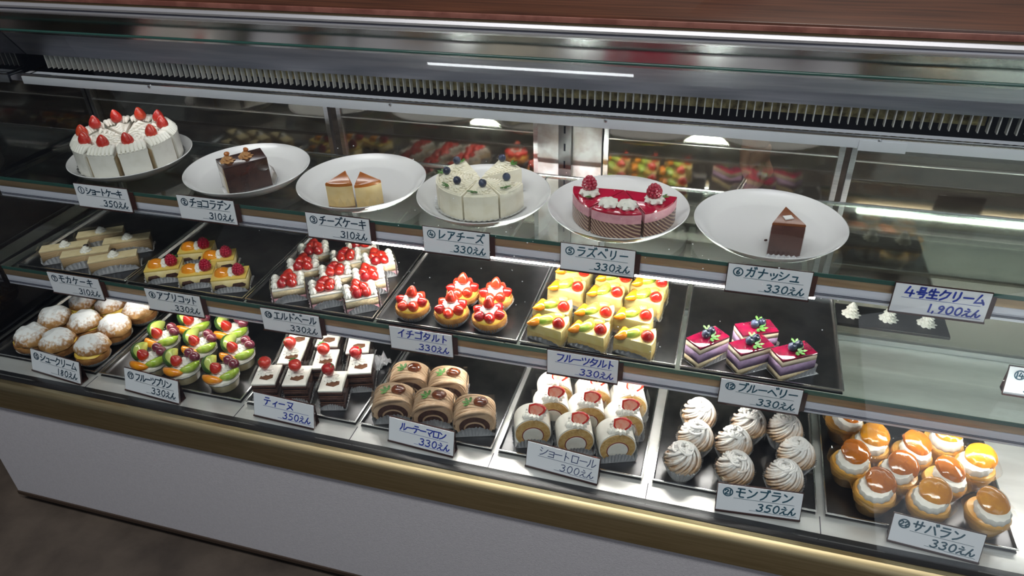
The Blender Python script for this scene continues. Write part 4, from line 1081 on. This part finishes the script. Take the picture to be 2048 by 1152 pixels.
# sugared chestnut domes
def make_mont(seed):
    random.seed(seed)
    t = thing('chestnut_dome', 'x', 'cake'); r = .0265
    foil_round(t, .0205, .0300, .026)
    b = MB(); b.lathe([(0, .001), (.0200, .001), (.0262, .021), (.0262, .026), (0, .027)], 28, I4, cap=False); b.obj('sponge_base', pale_sponge, t)
    b = MB()
    b.lathe([(r * .95, .024)] + [(r * .95 * math.cos(a), .025 + .028 * math.sin(a)) for a in [PI / 2 * k / 7 for k in range(1, 8)]] , 28, I4, cap=False)
    for k in range(26):
        ph = 2 * PI * k / 26 + random.uniform(-.15, .15); tw = random.uniform(1.3, 2.3); pts = []
        top = random.uniform(1.15, 1.5); lift = random.uniform(.98, 1.05)
        for i in range(13):
            u = i / 12; el_ = -.15 + u * (top + .15)
            rr = r * math.cos(el_) * lift
            pts.append((rr * math.cos(ph + tw * u), rr * math.sin(ph + tw * u), .027 + .029 * lift * math.sin(el_) + random.uniform(-.0005, .0005)))
        b.tube(pts, .0021, 6)
    for k in range(8):                       # loose strands laid across the crown
        a0 = random.uniform(0, 6.28); c_ = Vector((random.uniform(-.006, .006), random.uniform(-.006, .006))); R0 = random.uniform(.007, .015); pts = []
        for i in range(10):
            q = a0 + i * .33
            x, y = c_.x + R0 * math.cos(q), c_.y + R0 * math.sin(q); rr = min(1.0, math.hypot(x, y) / r)
            pts.append((x, y, .0272 + .0305 * math.sqrt(max(0, 1 - rr * rr)) + random.uniform(0, .0008)))
        b.tube(pts, .0021, 6)
    b.obj('chestnut_strands', mont_sugar, t, sharp=1.4)
    film_wrap(t, [(.0310 * math.cos(a), .0310 * math.sin(a)) for a in [k * PI / 8 + .4 for k in range(13)]], .036)
    return t
mb_ = [make_mont(s) for s in (1, 2, 3)]
fb = lambda x, y: (1300 + x / 3.84, 770 + y / 3.84)
MBL = [((380, 195), 'chestnut dome at the left of the rear row'), ((765, 270), 'chestnut dome in the middle of the rear row'), ((1055, 350), 'chestnut dome at the right of the rear row'),
       ((325, 405), 'chestnut dome at the left of the middle row'), ((660, 460), 'chestnut dome in the centre of the nine'), ((1090, 530), 'chestnut dome at the right of the middle row'),
       ((272, 610), 'chestnut dome at the front left in a shiny foil cup'), ((650, 665), 'chestnut dome in the middle of the front row'), ((1080, 735), 'chestnut dome at the front right, nearest the glazed brioche')]
grp_ = place(mb_, [(*fb(*p), l) for p, l in MBL], Z3, .042, (0, 0), 0, 'sugared chestnut domes', 180)
settle(grp_, .8205, -.038, .198, sxy=.98, gap=-.0020)

# glazed brioche cakes in clear cups
def make_sav(seed, m):
    random.seed(seed)
    t = thing('glazed_brioche', 'x', 'cake')
    b = MB(); b.lathe([(.022, .0002), (.023, .001), (.0300, .030), (.0365, .040), (.0372, .0405)], 64, I4, flute=lambda th, q, z: q * (1 + (.02 * math.cos(8 * th) if z > .03 else 0)), cap=False); b.obj('clear_cup', cup_plastic, t)
    b = bumpy_lathe([(0, .001), (.0215, .001), (.0265, .016), (.0300, .026), (.0310, .032), (.0285, .037), (.018, .0395), (0, .040)], 36, .0014, 60, seed); b.obj('brioche_body', savarin_body, t)
    M = T(.000, -.004, .0375) @ R(.18, 'X') @ R(random.uniform(-.2, .2), 'Y')
    b = MB(); b.lathe([(.016, 0), (.0236, .003), (.0245, .0085), (.0215, .014), (0, .0165)], 48, M, flute=lambda th, q, z: q * (1 + .035 * math.cos(13 * th + 1.0))); b.obj('cream_ring', cream, t)
    M = T(.003, .004, .0505) @ R(.30, 'X') @ R(random.uniform(-.2, .25), 'Y')
    b = bumpy_lathe([(0, -.001), (.0205, -.0006), (.0232, .0028), (.0220, .0075), (.0150, .0115), (0, .0130)], 34, .0020, 110, seed + 4)
    bmesh.ops.transform(b.bm, matrix=M, verts=b.bm.verts); b.obj('glazed_cap', m, t)
    return t
sv = [make_sav(1, savarin_cap), make_sav(2, savarin_cap), make_sav(3, savarin_gold)]
fs = lambda x, y: (1640 + x / 3.47, 820 + y / 3.47)
SV = [((305, 128), 'glazed brioche at the back left with a tall cream ring', None, 2), ((265, 268), 'glazed brioche at the left of the middle rows, brown cap', None, 0), ((675, 225), 'glazed brioche in the middle of the second row', None, 1),
      ((1085, 285), 'glazed brioche at the back right, brightly lit cap', None, 2), ((608, 390), 'glazed brioche in the middle between the rows', None, 0), ((905, 408), 'glazed brioche at the right of the third row', None, 1),
      ((432, 495), 'glazed brioche at the front left with the widest cream ring', None, 0), ((805, 625), 'glazed brioche in the front middle behind its price card', None, 2), ((1238, 705), 'glazed brioche at the front right corner', None, 2),
      ((205, 40), 'glazed brioche at the far back left, mostly hidden by the shelf', None, 1), ((930, 160), 'glazed brioche at the far back right, mostly hidden by the shelf', None, 2)]
grp_ = place(sv, [(*fs(x, y), l, a, k) for (x, y), l, a, k in SV], Z3, .058, (.003, .002), 0, 'glazed brioche cakes', 25)
settle(grp_, .8205, .216, .458, sxy=.95, gap=-.0022)

# ------------------------------------------------------------------ hand-lettered price cards
DK = [[(7.4, 10.2), (8.1, 8.6)], [(9.0, 10.6), (9.7, 9.0)]]
GL = {
'シ': [[(1, 8.5), (3, 7.5)], [(.5, 5.8), (2.5, 4.8)], [(1, .8), (4, 2), (7, 4.5), (9, 7.5)]],
'ョ': [[(1, 6.4), (7, 6.4), (7, .5)], [(1.5, 3.6), (7, 3.6)], [(1, .8), (7, .8)]],
'ー': [[(1, 5), (9, 5.2)]], 'ト': [[(3.5, 9.5), (3.5, .5)], [(3.5, 6), (7.5, 4)]],
'ケ': [[(3.5, 9.5), (2.5, 7), (.8, 4.8)], [(2.8, 7), (9.3, 7)], [(6.5, 7), (5.8, 3.5), (3.5, .5)]],
'キ': [[(1.5, 7), (8.5, 7.8)], [(.8, 4), (9.3, 4.8)], [(4.2, 9.6), (5.8, .3)]],
'チ': [[(7.5, 9.3), (4.5, 8), (2, 7.7)], [(.6, 5.2), (9.5, 5.2)], [(5, 8), (5, 4), (4, 1.8), (2.2, .3)]],
'コ': [[(1, 8), (8.5, 8), (8.5, 1)], [(1, 1.2), (8.5, 1.2)]],
'ラ': [[(2, 9), (8, 9)], [(1, 6.2), (8.8, 6.2), (7.6, 3.4), (5.5, 1.4), (3, .3)]],
'テ': [[(2, 8.6), (7, 8.6)], [(.6, 5.8), (9, 5.8)], [(5, 5.8), (4.4, 2.6), (2.4, .4)]],
'ン': [[(1, 8.3), (3.6, 6.8)], [(1.2, .8), (4.5, 2.2), (7.3, 4.6), (9, 7.4)]],
'ス': [[(1.2, 8.3), (7, 8.3), (5.5, 5), (3, 2.2), (.6, .5)], [(5.2, 4.2), (8.6, .8)]],
'レ': [[(2.5, 9.3), (2.5, .8), (6, 2.5), (9, 5.6)]],
'ア': [[(1, 8.6), (9, 8.6), (7.6, 6.5), (5.8, 5.2)], [(5.2, 7), (4.6, 3.2), (2.2, .4)]],
'ヘ': [[(.6, 3.6), (3.4, 6.8), (9.4, 1.4)]],
'リ': [[(2.6, 9), (2.6, 3.6)], [(7.4, 9.4), (7.4, 4.5), (6, 1.8), (3.8, .3)]],
'カ': [[(.8, 7), (8.2, 7), (7.7, 2), (6.6, .8), (5.5, 1.4)], [(4.4, 9.5), (3.9, 4.5), (1, .5)]],
'ナ': [[(.6, 6.2), (9.4, 6.2)], [(5.2, 9.6), (4.8, 4), (2.4, .3)]],
'ッ': [[(1, 6), (1.8, 4)], [(3.8, 6.6), (4.4, 4.6)], [(7.5, 6.3), (6.4, 3), (3.4, .5)]],
'ュ': [[(1.6, 5.6), (6.2, 5.6), (5.8, 1)], [(.4, .9), (8.4, .9)]],
'モ': [[(1.8, 8.8), (8.2, 8.8)], [(.8, 5.4), (9.2, 5.4)], [(4.2, 8.8), (4.2, 1.8), (5.4, .7), (8.6, .7)]],
'フ': [[(1, 8.2), (8, 8.2), (7, 4.5), (5, 2), (2.4, .3)]],
'エ': [[(1.8, 8.2), (8.2, 8.2)], [(5, 8.2), (5, 1)], [(.6, 1), (9.4, 1)]],
'ル': [[(3, 8.6), (2.7, 4), (.6, .6)], [(5.6, 9), (5.6, 1), (7.6, 2.2), (9.4, 4.6)]],
'イ': [[(8, 9.5), (5, 6.4), (1, 4)], [(5.4, 6.6), (5.4, .4)]],
'タ': [[(3.8, 9.5), (2.6, 6.6), (.8, 4.2)], [(3.3, 8), (8.6, 8), (6.8, 3.6), (2, .3)], [(3, 5.4), (6.8, 3.6)]],
'ツ': [[(1, 8), (1.9, 5.6)], [(4.2, 8.6), (4.9, 6.2)], [(8.8, 8.3), (7.4, 4), (3.4, .5)]],
'ク': [[(3.8, 9.5), (2.6, 6.6), (.8, 4.4)], [(3.3, 7.9), (8.6, 7.9), (6.8, 3.4), (2, .3)]],
'ム': [[(4.6, 9.3), (1.2, 1.4), (8.6, 2.2)], [(6.4, 4.8), (9.2, .6)]],
'ィ': [[(7, 6.4), (4.6, 4.2), (1.4, 2.8)], [(4.7, 4.3), (4.7, .3)]],
'ヌ': [[(1.2, 8.4), (8.4, 8.4), (6.6, 4.2), (1, .4)], [(2.6, 5.6), (8.8, 1)]],
'マ': [[(.8, 8.2), (9.2, 8.2), (7.4, 5.6), (4.8, 3.4)], [(3.4, 4.8), (6.2, 1)]],
'ロ': [[(1.5, 8.2), (8.5, 8.2), (8.2, 1.2), (1.8, 1.2), (1.5, 8.2)]],
'サ': [[(.4, 6.4), (9.6, 6.4)], [(2.9, 9.2), (2.9, 3.6)], [(7, 9.5), (6.8, 4), (3.9, .4)]],
'ハ': [[(3.3, 7.4), (2.4, 3.6), (.6, .8)], [(6, 7.6), (7.7, 4.4), (9.4, .8)]],
'号': [[(3, 9.6), (7, 9.6), (7, 7), (3, 7), (3, 9.6)], [(.8, 5.2), (9.2, 5.2)], [(3.4, 5.2), (2.8, 3.4), (7.6, 3.4), (7, .8), (5, .3)]],
'生': [[(2.6, 9), (1, 5.8)], [(2.2, 7.2), (8.8, 7.2)], [(1.8, 4), (8.2, 4)], [(.6, .8), (9.4, .8)], [(5, 9.8), (5, .8)]],
'え': [[(3.6, 9.4), (5.8, 8.4)], [(1.8, 6.4), (7.2, 6.6), (1, .6)], [(3.6, 3), (5, 3.4), (5.6, 1), (7, .5), (9.2, 1)]],
'ん': [[(5.2, 9.2), (1, .5)], [(2.4, 3.4), (4, 4.8), (5, 3.6), (5.2, 1.4), (6.4, .5), (8, 1.4), (9.2, 3.6)]],
'0': [[(5 + 3.2 * math.sin(k * PI / 7), 5 + 4.5 * math.cos(k * PI / 7)) for k in range(15)]], '1': [[(5, 9.5), (5, .5)]],
'2': [[(1.6, 7), (2.6, 9), (5, 9.5), (7.4, 8.4), (7.2, 6), (1.4, .7), (8.6, .7)]],
'3': [[(1.8, 8.6), (5, 9.4), (7.4, 8), (6.6, 6), (4, 5.2), (7.2, 4.4), (8, 2.4), (6, .6), (3, .5), (1.2, 1.6)]],
'4': [[(3.4, 9.5), (1.2, 3.4), (8.8, 3.4)], [(6.4, 6.4), (6.2, .4)]],
'5': [[(8, 9.2), (2.8, 9.2), (2.2, 5.4), (5, 6), (7.6, 4.6), (7.4, 1.8), (5, .5), (1.6, 1)]],
'6': [[(6.6, 9.5), (3, 6.4), (2, 3), (3.4, .8), (6, .6), (7.6, 2.6), (6.6, 4.8), (4, 4.8), (2.2, 3)]],
'7': [[(1.6, 7), (1.8, 9), (8, 9), (5.6, 4.4), (4.6, .4)]],
'8': [[(5, 5.2), (2.6, 7.2), (5, 9.4), (7.4, 7.2), (5, 5.2), (2.2, 2.6), (5, .5), (7.8, 2.6), (5, 5.2)]],
'9': [[(7.6, 7), (5.4, 9.4), (2.6, 7.8), (3, 5.4), (5.6, 5), (7.6, 7), (7, 3.6), (4.6, .4)]],
',': [[(5, 1.6), (4, -.6)]],
}
for a, base in (('デ', 'テ'), ('ズ', 'ス'), ('ベ', 'ヘ'), ('ガ', 'カ'), ('ド', 'ト'), ('ゴ', 'コ'), ('ブ', 'フ'), ('バ', 'ハ')): GL[a] = GL[base] + DK
GL['プ'] = GL['フ'] + [[(9.2 + .8 * math.cos(k * PI / 4), 9.6 + .8 * math.sin(k * PI / 4)) for k in range(9)]]
NARROW = {'1': .55, ',': .45, 'ィ': .75, 'ョ': .75, 'ュ': .8, 'ッ': .8}
def ribbon(b, pts, wd, M):
    """flat marker stroke with round ends"""
    P = [Vector((x, y)) for x, y in pts]; n = len(P); L = []; Rr = []
    for i, p in enumerate(P):
        d0 = (P[i] - P[i - 1]).normalized() if i else None
        d1 = (P[i + 1] - P[i]).normalized() if i < n - 1 else None
        d = ((d0 or d1) + (d1 or d0))
        d = d.normalized() if d.length > 1e-6 else (d0 or d1)
        k = 1 / max(.45, abs(d.dot(d1 or d0)))
        nn = Vector((-d.y, d.x)) * wd * .5 * min(k, 1.6)
        L.append(p + nn); Rr.append(p - nn)
    def cap(p, d):
        a = math.atan2(d.y, d.x)
        return [Vector((p.x + wd * .5 * math.cos(a + q), p.y + wd * .5 * math.sin(a + q))) for q in (-PI/3, 0, PI/3)]
    for z in (0,):
        vl = [b.bm.verts.new(M @ Vector((q.x, q.y, 0))) for q in L]; vr = [b.bm.verts.new(M @ Vector((q.x, q.y, 0))) for q in Rr]
        for i in range(n - 1): b.bm.faces.new((vr[i], vr[i + 1], vl[i + 1], vl[i]))
        e = [b.bm.verts.new(M @ Vector((q.x, q.y, 0))) for q in cap(P[-1], P[-1] - P[-2])]
        b.bm.faces.new([vr[-1]] + e + [vl[-1]])
        s_ = [b.bm.verts.new(M @ Vector((q.x, q.y, 0))) for q in cap(P[0], P[0] - P[1])]
        b.bm.faces.new([vl[0]] + s_ + [vr[0]])
def smooth_pts(pts):
    if len(pts) < 4: return pts
    out = [pts[0]]
    for a, c in zip(pts, pts[1:]):
        out += [(a[0] * .75 + c[0] * .25, a[1] * .75 + c[1] * .25), (a[0] * .25 + c[0] * .75, a[1] * .25 + c[1] * .75)]
    return out + [pts[-1]]
def text(b, s, x, y, h, wd, M, adv=.95, slant=.12):
    for ch_ in s:
        k = NARROW.get(ch_, 1.0); cw = h * adv * k
        for st in GL[ch_]:
            st = smooth_pts(st) if ch_ in '0235689えんョ' else st
            ribbon(b, [(x + (px_ * .1 * h * .88 + slant * py_ * .1 * h) * (k if k < .7 else 1), y + py_ * .1 * h) for px_, py_ in st], wd, M)
        x += cw
    return x
def price_card(label, name, price, tl, tr, z, style, number=None, tier=2, group=None, bold=1.0, drop=0.0, x_in=None, h_name=.0165):
    p, q_ = on(*tl, z), on(*tr, z)
    d = q_ - p; W = d.length; yaw = math.atan2(d.y, d.x); Hc = .0445
    if tier < 3:                             # hangs in front of the shelf edge
        y = (.985 if tier == 1 else .922) - .0062
        p = on(*tl, H + (p.z - H) * y / p.y); p.y = y; q_ = on(*tr, H + (q_.z - H) * y / q_.y)
        W = q_.x - p.x; yaw = 0.0
    else:
        yaw = max(yaw, math.radians(-5.5)); p.y += .003
        p.y += max(0, .7985 - min(p.y, p.y + W * math.sin(yaw)))
    t = thing('price_card', label, 'price card', p, yaw, group)
    tilt = math.radians(-4 if tier == 1 else (-3 if tier == 2 else -17))
    if tier == 3: Hc = .0425
    # card frame: x right, y up the card, z out of its face; origin top left
    M = R(tilt, 'X') @ Matrix(((1,0,0,0),(0,0,-1,0),(0,1,0,0),(0,0,0,1))) @ T(0, -Hc, 0)
    b = MB(); b.box(-.0012, W + .0012, -.0022, Hc + .0012, -.0032, -.0012, M=M)
    b.box(-.0012, W + .0012, -.0022, .0002, -.0012, .0016, M=M)
    hold = b.obj('card_holder', plastic_brown, t, False)
    b = MB()
    if tier == 3:
        bot = M @ Vector((0, -.0022, -.0032)); top = M @ Vector((0, Hc, -.0032))
        b.sheet([[(0, top.y, top.z), (W, top.y, top.z)], [(0, bot.y + .0155, bot.z + .0006), (W, bot.y + .0155, bot.z + .0006)]])
        b.box(0, W, bot.y + .002, bot.y + .0155, bot.z, bot.z + .0012)
        b.obj('holder_foot', plastic_brown, hold, False)
    else:
        b.prism([(W, -.0020), (W + .008, -.0046), (W + .008, -.0056), (W, -.0031)], .004, Hc - .006, M @ Matrix(((1,0,0,0),(0,0,1,0),(0,1,0,0),(0,0,0,1)))); b.obj('holder_wing', plastic_brown, hold, False)
    b = MB(); b.box(0, W, 0, Hc, -.0011, 0, M=M); b.obj('card', card_m, t, False)
    ML = M @ T(0, 0, .00025)
    b = MB(); x = .008 if x_in is None else x_in; wd = .0022 * bold
    if number:
        r0 = .0066
        ribbon(b, [(x + r0 + r0 * math.cos(k * PI / 9 + 1), Hc - .0115 + r0 * math.sin(k * PI / 9 + 1)) for k in range(19)], wd * .8, ML)
        hn = .0085; wn = hn * .78 * sum(NARROW.get(c, 1) for c in number)
        text(b, number, x + r0 - wn / 2 - .0004, Hc - .0115 - hn / 2, hn, wd * .9, ML, .78, .05)
        x += .0165
    avail = W - x - .006
    adv = min(1.0, avail / (h_name * max(1, sum(NARROW.get(c, 1) for c in name))))
    text(b, name, x, Hc - .0185, h_name * (1 if adv > .8 else .9), wd, ML, adv, .1)
    hp = .0132; suffix = 'えん'
    wp = hp * .86 * sum(NARROW.get(c, 1) for c in price + suffix)
    text(b, price + suffix, W - wp - .006, .0052, hp, wd * .92, ML, .84, .16)
    ribbon(b, [(x - .001, Hc - .0202), (W - .010, Hc - .0206)], .0006, ML)
    ribbon(b, [(W * .40, .0050), (W * .62, .0048)], .0006, ML); ribbon(b, [(W * .62, .0040), (W - .005, .0036)], .0006, ML)
    b.obj('lettering', style, t, False)
    return t
G1, G2, G3 = 'price cards on the upper shelf edge', 'price cards on the middle shelf edge', 'price cards standing on the bottom deck'
zc1, zc2, zc3 = H - .5765, H - .7440, H - .8478
for lb, nm, pr, tl, tr, st, no in (
    ('price card numbered 1, shortcake 350 yen, below the leftmost plate', 'ショートケーキ', '350', (146, 367), (252, 378), ink_dark, '1'),
    ('price card numbered 2, 310 yen, below the chocolate slice plate', 'チョコラデン', '310', (352, 390), (466, 405), ink_dark, '2'),
    ('price card numbered 3, cheesecake 310 yen, below the cheesecake plate', 'チーズケーキ', '310', (610, 425), (737, 440), ink_dark, '3'),
    ('price card numbered 4, 330 yen, below the white cream cheese cake', 'レアチーズ', '330', (845, 453), (978, 469), ink_teal, '4'),
    ('price card numbered 5, raspberry 330 yen, below the raspberry plate', 'ラズベリー', '330', (1122, 486), (1271, 502), ink_teal, '5'),
    ('price card numbered 6, ganache 330 yen, below the rightmost plate', 'ガナッシュ', '330', (1458, 527), (1627, 545), ink_teal, '6'),
    ('price card without circled number, 1,900 yen, right end of upper shelf', '4号生クリーム', '1,900', (1793, 566), (1986, 590), ink_blue, None)):
    price_card(lb, nm, pr, tl, tr, zc1, st, no, 1, G1, 1.25 if no is None else 1.0, x_in=None if no else .012)
for lb, nm, pr, tl, tr, st, no in (
    ('price card numbered 7, mocha cake 310 yen, below the coffee cream bars', 'モカケーキ', '310', (93, 544), (196, 562), ink_dark, '7'),
    ('price card numbered 8, apricot 330 yen, below the apricot squares', 'アプリコット', '330', (288, 577), (398, 595), ink_dark, '8'),
    ('price card numbered 10, 330 yen, below the strawberry and cream slices', 'エルドベール', '330', (520, 616), (636, 633), ink_dark, '10'),
    ('price card in blue ink, strawberry tart 330 yen, below the strawberry tarts', 'イチゴタルト', '330', (778, 652), (903, 671), ink_blue, None),
    ('price card in blue ink, fruit tart 330 yen, below the yellow fruit wedges', 'フルーツタルト', '330', (1095, 700), (1237, 721), ink_blue, None),
    ('price card numbered 12, blueberry 330 yen, below the blueberry cakes', 'ブルーベリー', '330', (1443, 757), (1607, 781), ink_teal, '12')):
    price_card(lb, nm, pr, tl, tr, zc2, st, no, 2, G2, 1.0, x_in=None if no else .014)
for lb, nm, pr, tl, tr, st, no, bo in (
    ('price card numbered 15, cream puff 180 yen, leftmost on the bottom deck', 'シュークリーム', '180', (52, 704), (143, 736), ink_dark, '15', 1),
    ('price card numbered 17, 330 yen, in front of the fruit puddings', 'フルーツプリン', '330', (243, 740), (350, 768), ink_dark, '17', 1),
    ('price card in blue ink, 350 yen, in front of the chocolate strawberry cakes', 'ティーヌ', '350', (505, 787), (625, 814), ink_blue, None, 1),
    ('price card in blue ink, 330 yen, in front of the chestnut rolls', 'ルーテーマロン', '330', (777, 836), (907, 868), ink_blue, None, 1),
    ('price card in thin blue ink, 300 yen, in front of the cream roll slices', 'ショートロール', '300', (1055, 885), (1199, 922), mat('thin_blue_ink', (.03, .05, .16, 1), .6), None, .6),
    ('price card numbered 21, 350 yen, in front of the chestnut domes', 'モンブラン', '350', (1437, 970), (1607, 992), ink_teal, '21', 1.05),
    ('price card numbered 22, savarin 330 yen, in front of the glazed brioche', 'サバラン', '330', (1790, 1031), (1974, 1076), ink_teal, '22', 1.1)):
    price_card(lb, nm, pr, tl, tr, zc3, st, no, 3, G3, bo, x_in=None if no else .020)
# card lying back at the right end of the middle shelf, cut by the picture's edge
p = on(2022, 735, SH2 + .036)
t = price_card('price card numbered 14, at the right edge behind the empty middle shelf', '', '330', (2022, 735), (2160, 755), SH2 + .0475, ink_teal, '14', 3, None)
# ------------------------------------------------------------------ loose bits
random.seed(5)
def crumple(name, label, cat, p, rz, wx, wy, amp, m):
    b = MB(); rows = []
    for j in range(15):
        rows.append([((i / 14 - .5) * wx, (j / 14 - .5) * wy, .0006 + amp * abs(noise.noise(Vector((i * .45, j * .45, 3.3)))) * (1 + 1.5 * (i / 14))) for i in range(15)])
    b.sheet(rows, T(*p) @ R(rz)); return tag(b.obj(name, m, None, False), label, cat)
p = on(742, 735, Z3 + .006)
crumple('foil_scrap', 'crumpled silver foil sheet at the right of the chocolate strawberry cakes', 'foil', (p.x, p.y, Z3 + .0004), 1.0, .075, .026, .016, foil)
p = on(1531, 481, ZP + .003)
b = MB(); b.ell((p.x, p.y, ZP + .0038), (.0026, .0020, .0016), bump=.4, bs=300); tag(b.obj('cake_crumb', choc_sponge), 'dark crumb on the plate left of the ganache wedge', 'crumb')
# wooden cabinet beside the left end of the case
t = thing('wooden_cabinet', 'dark brown wooden cabinet beside the left end of the display case', 'cabinet', (-1.655, 1.12, 0))
wood = mat('dark_brown_wood', (0.10, 0.055, 0.022, 1), 0.45, c2=(0.05, 0.026, 0.011, 1), scale=7, stretch=(8, 8, 1))
b = MB(); b.box(-.25, .25, -.30, .28, .05, .345, bev=.004); b.obj('cabinet_body', wood, t)
b = MB(); b.box(-.24, .24, -.27, .27, 0, .05); b.obj('plinth', wood, t)
b = MB(); b.box(-.27, .27, -.315, .29, .345, .37, bev=.004); b.obj('cabinet_top', wood, t)

# hand of the shop assistant seen through the rear door, holding tongs
def at_y(px, py, y):
    v = Vector(((px - 1024) / F_PX, (py - 576) / F_PX, 1.0)); d = Vector((v.dot(AX), v.dot(AY), -v.dot(AD)))
    return Vector((d.x * y / d.y, y, H + d.z * y / d.y))
def skin(name, verts, edges, radii, m, parent=None, root=0):
    me = bpy.data.meshes.new(name); me.from_pydata([tuple(v) for v in verts], edges, [])
    o = bpy.data.objects.new(name, me); COL.objects.link(o)
    md = o.modifiers.new('skin', 'SKIN'); md.use_smooth_shade = True
    for k, r in enumerate(radii): me.skin_vertices[0].data[k].radius = (r, r) if not hasattr(r, '__len__') else r
    me.skin_vertices[0].data[root].use_root = True
    ss = o.modifiers.new('subdivision', 'SUBSURF'); ss.levels = 2; ss.render_levels = 2
    me.materials.append(m)
    if parent: o.parent = parent
    return o
HW = at_y(1510, 322, 1.47)                    # knuckles
hp = thing('person', 'hand of a person in a dark sleeve holding steel tongs, seen through the rear door', 'person', HW, math.radians(48))
skin_m = mat('skin', (0.62, 0.36, 0.25, 1), 0.5, c2=(0.54, 0.28, 0.19, 1), scale=60)
V = [Vector((.045, .10, .30)), Vector((.030, .06, .18)), Vector((.016, .025, .085)), Vector((.008, .010, .045)), Vector((0, 0, .010))]
Ed = [(0, 1), (1, 2), (2, 3), (3, 4)]; Rd = [(.040, .040), (.032, .032), (.024, .020), (.030, .018), (.033, .015)]
for k, (kx, ln) in enumerate(((-.026, .040), (-.009, .045), (.009, .042), (.025, .033))):
    i0 = len(V)
    V += [Vector((kx, -.004, -.004)), Vector((kx * .95 - .002, -.018 - .002 * k, -.004 - ln * .45)), Vector((kx * .8 - .006, -.020, -.006 - ln * .85)), Vector((kx * .7 - .008, -.006, -.010 - ln * 1.10))]
    Ed += [(4, i0), (i0, i0 + 1), (i0 + 1, i0 + 2), (i0 + 2, i0 + 3)]; Rd += [(.0095, .0095), (.0085, .0085), (.0080, .0080), (.0065, .0065)]
i0 = len(V)
V += [Vector((-.030, .002, .030)), Vector((-.038, -.006, .004)), Vector((-.026, -.012, -.028))]
Ed += [(3, i0), (i0, i0 + 1), (i0 + 1, i0 + 2)]; Rd += [(.012, .012), (.0100, .0100), (.0080, .0080)]
skin('hand', V, Ed, Rd, skin_m, hp, 4)
b = MB(); b.tube([(.038, .080, .24), (.060, .14, .42), (.07, .2, .62)], [.046, .055, .060], 16); b.obj('sleeve', mat('dark_sleeve', (0.02, 0.02, 0.028, 1), .9), hp)
t = thing('tongs', 'steel tongs held by the hand behind the rear door', 'tongs', HW, math.radians(20))
for sgn in (-1, 1):
    b = MB(); b.tube([(-.010 + sgn * .002, -.006 + sgn * .003, .020), (-.020 + sgn * .005, -.010 + sgn * .004, -.035), (-.052 + sgn * .006, -.016, -.095), (-.060 + sgn * .002, -.018, -.115)], [.0035, .0035, .003, .0025], 8, sy=.4); b.obj('tong_arm', rim_steel, t)
# ------------------------------------------------------------------ water drops on the front glass
random.seed(11)
b = MB()
tang = (g1 - g0).normalized()
for k in range(110):
    u = random.gauss(.53, .10); x = random.gauss(-.22, .22)
    if not .15 < u < .8: continue
    c = g0 + (g1 - g0) * u + nrm * .0001; rr = random.uniform(.0004, .0010)
    Mx = Matrix(((1, 0, 0, x), (0, tang.y, nrm.y, c.y), (0, tang.z, nrm.z, c.z), (0, 0, 0, 1)))
    b.ell((0, 0, 0), (rr * random.uniform(.8, 1.5), rr, rr * .5), Mx, 8, 6)
tag(b.obj('water_drops', mat('water_drop', (0.80, 0.82, 0.86, 1), 0.05, spec=.8)), 'scattered water drops on the sloping front glass', 'water drops', kind='stuff')
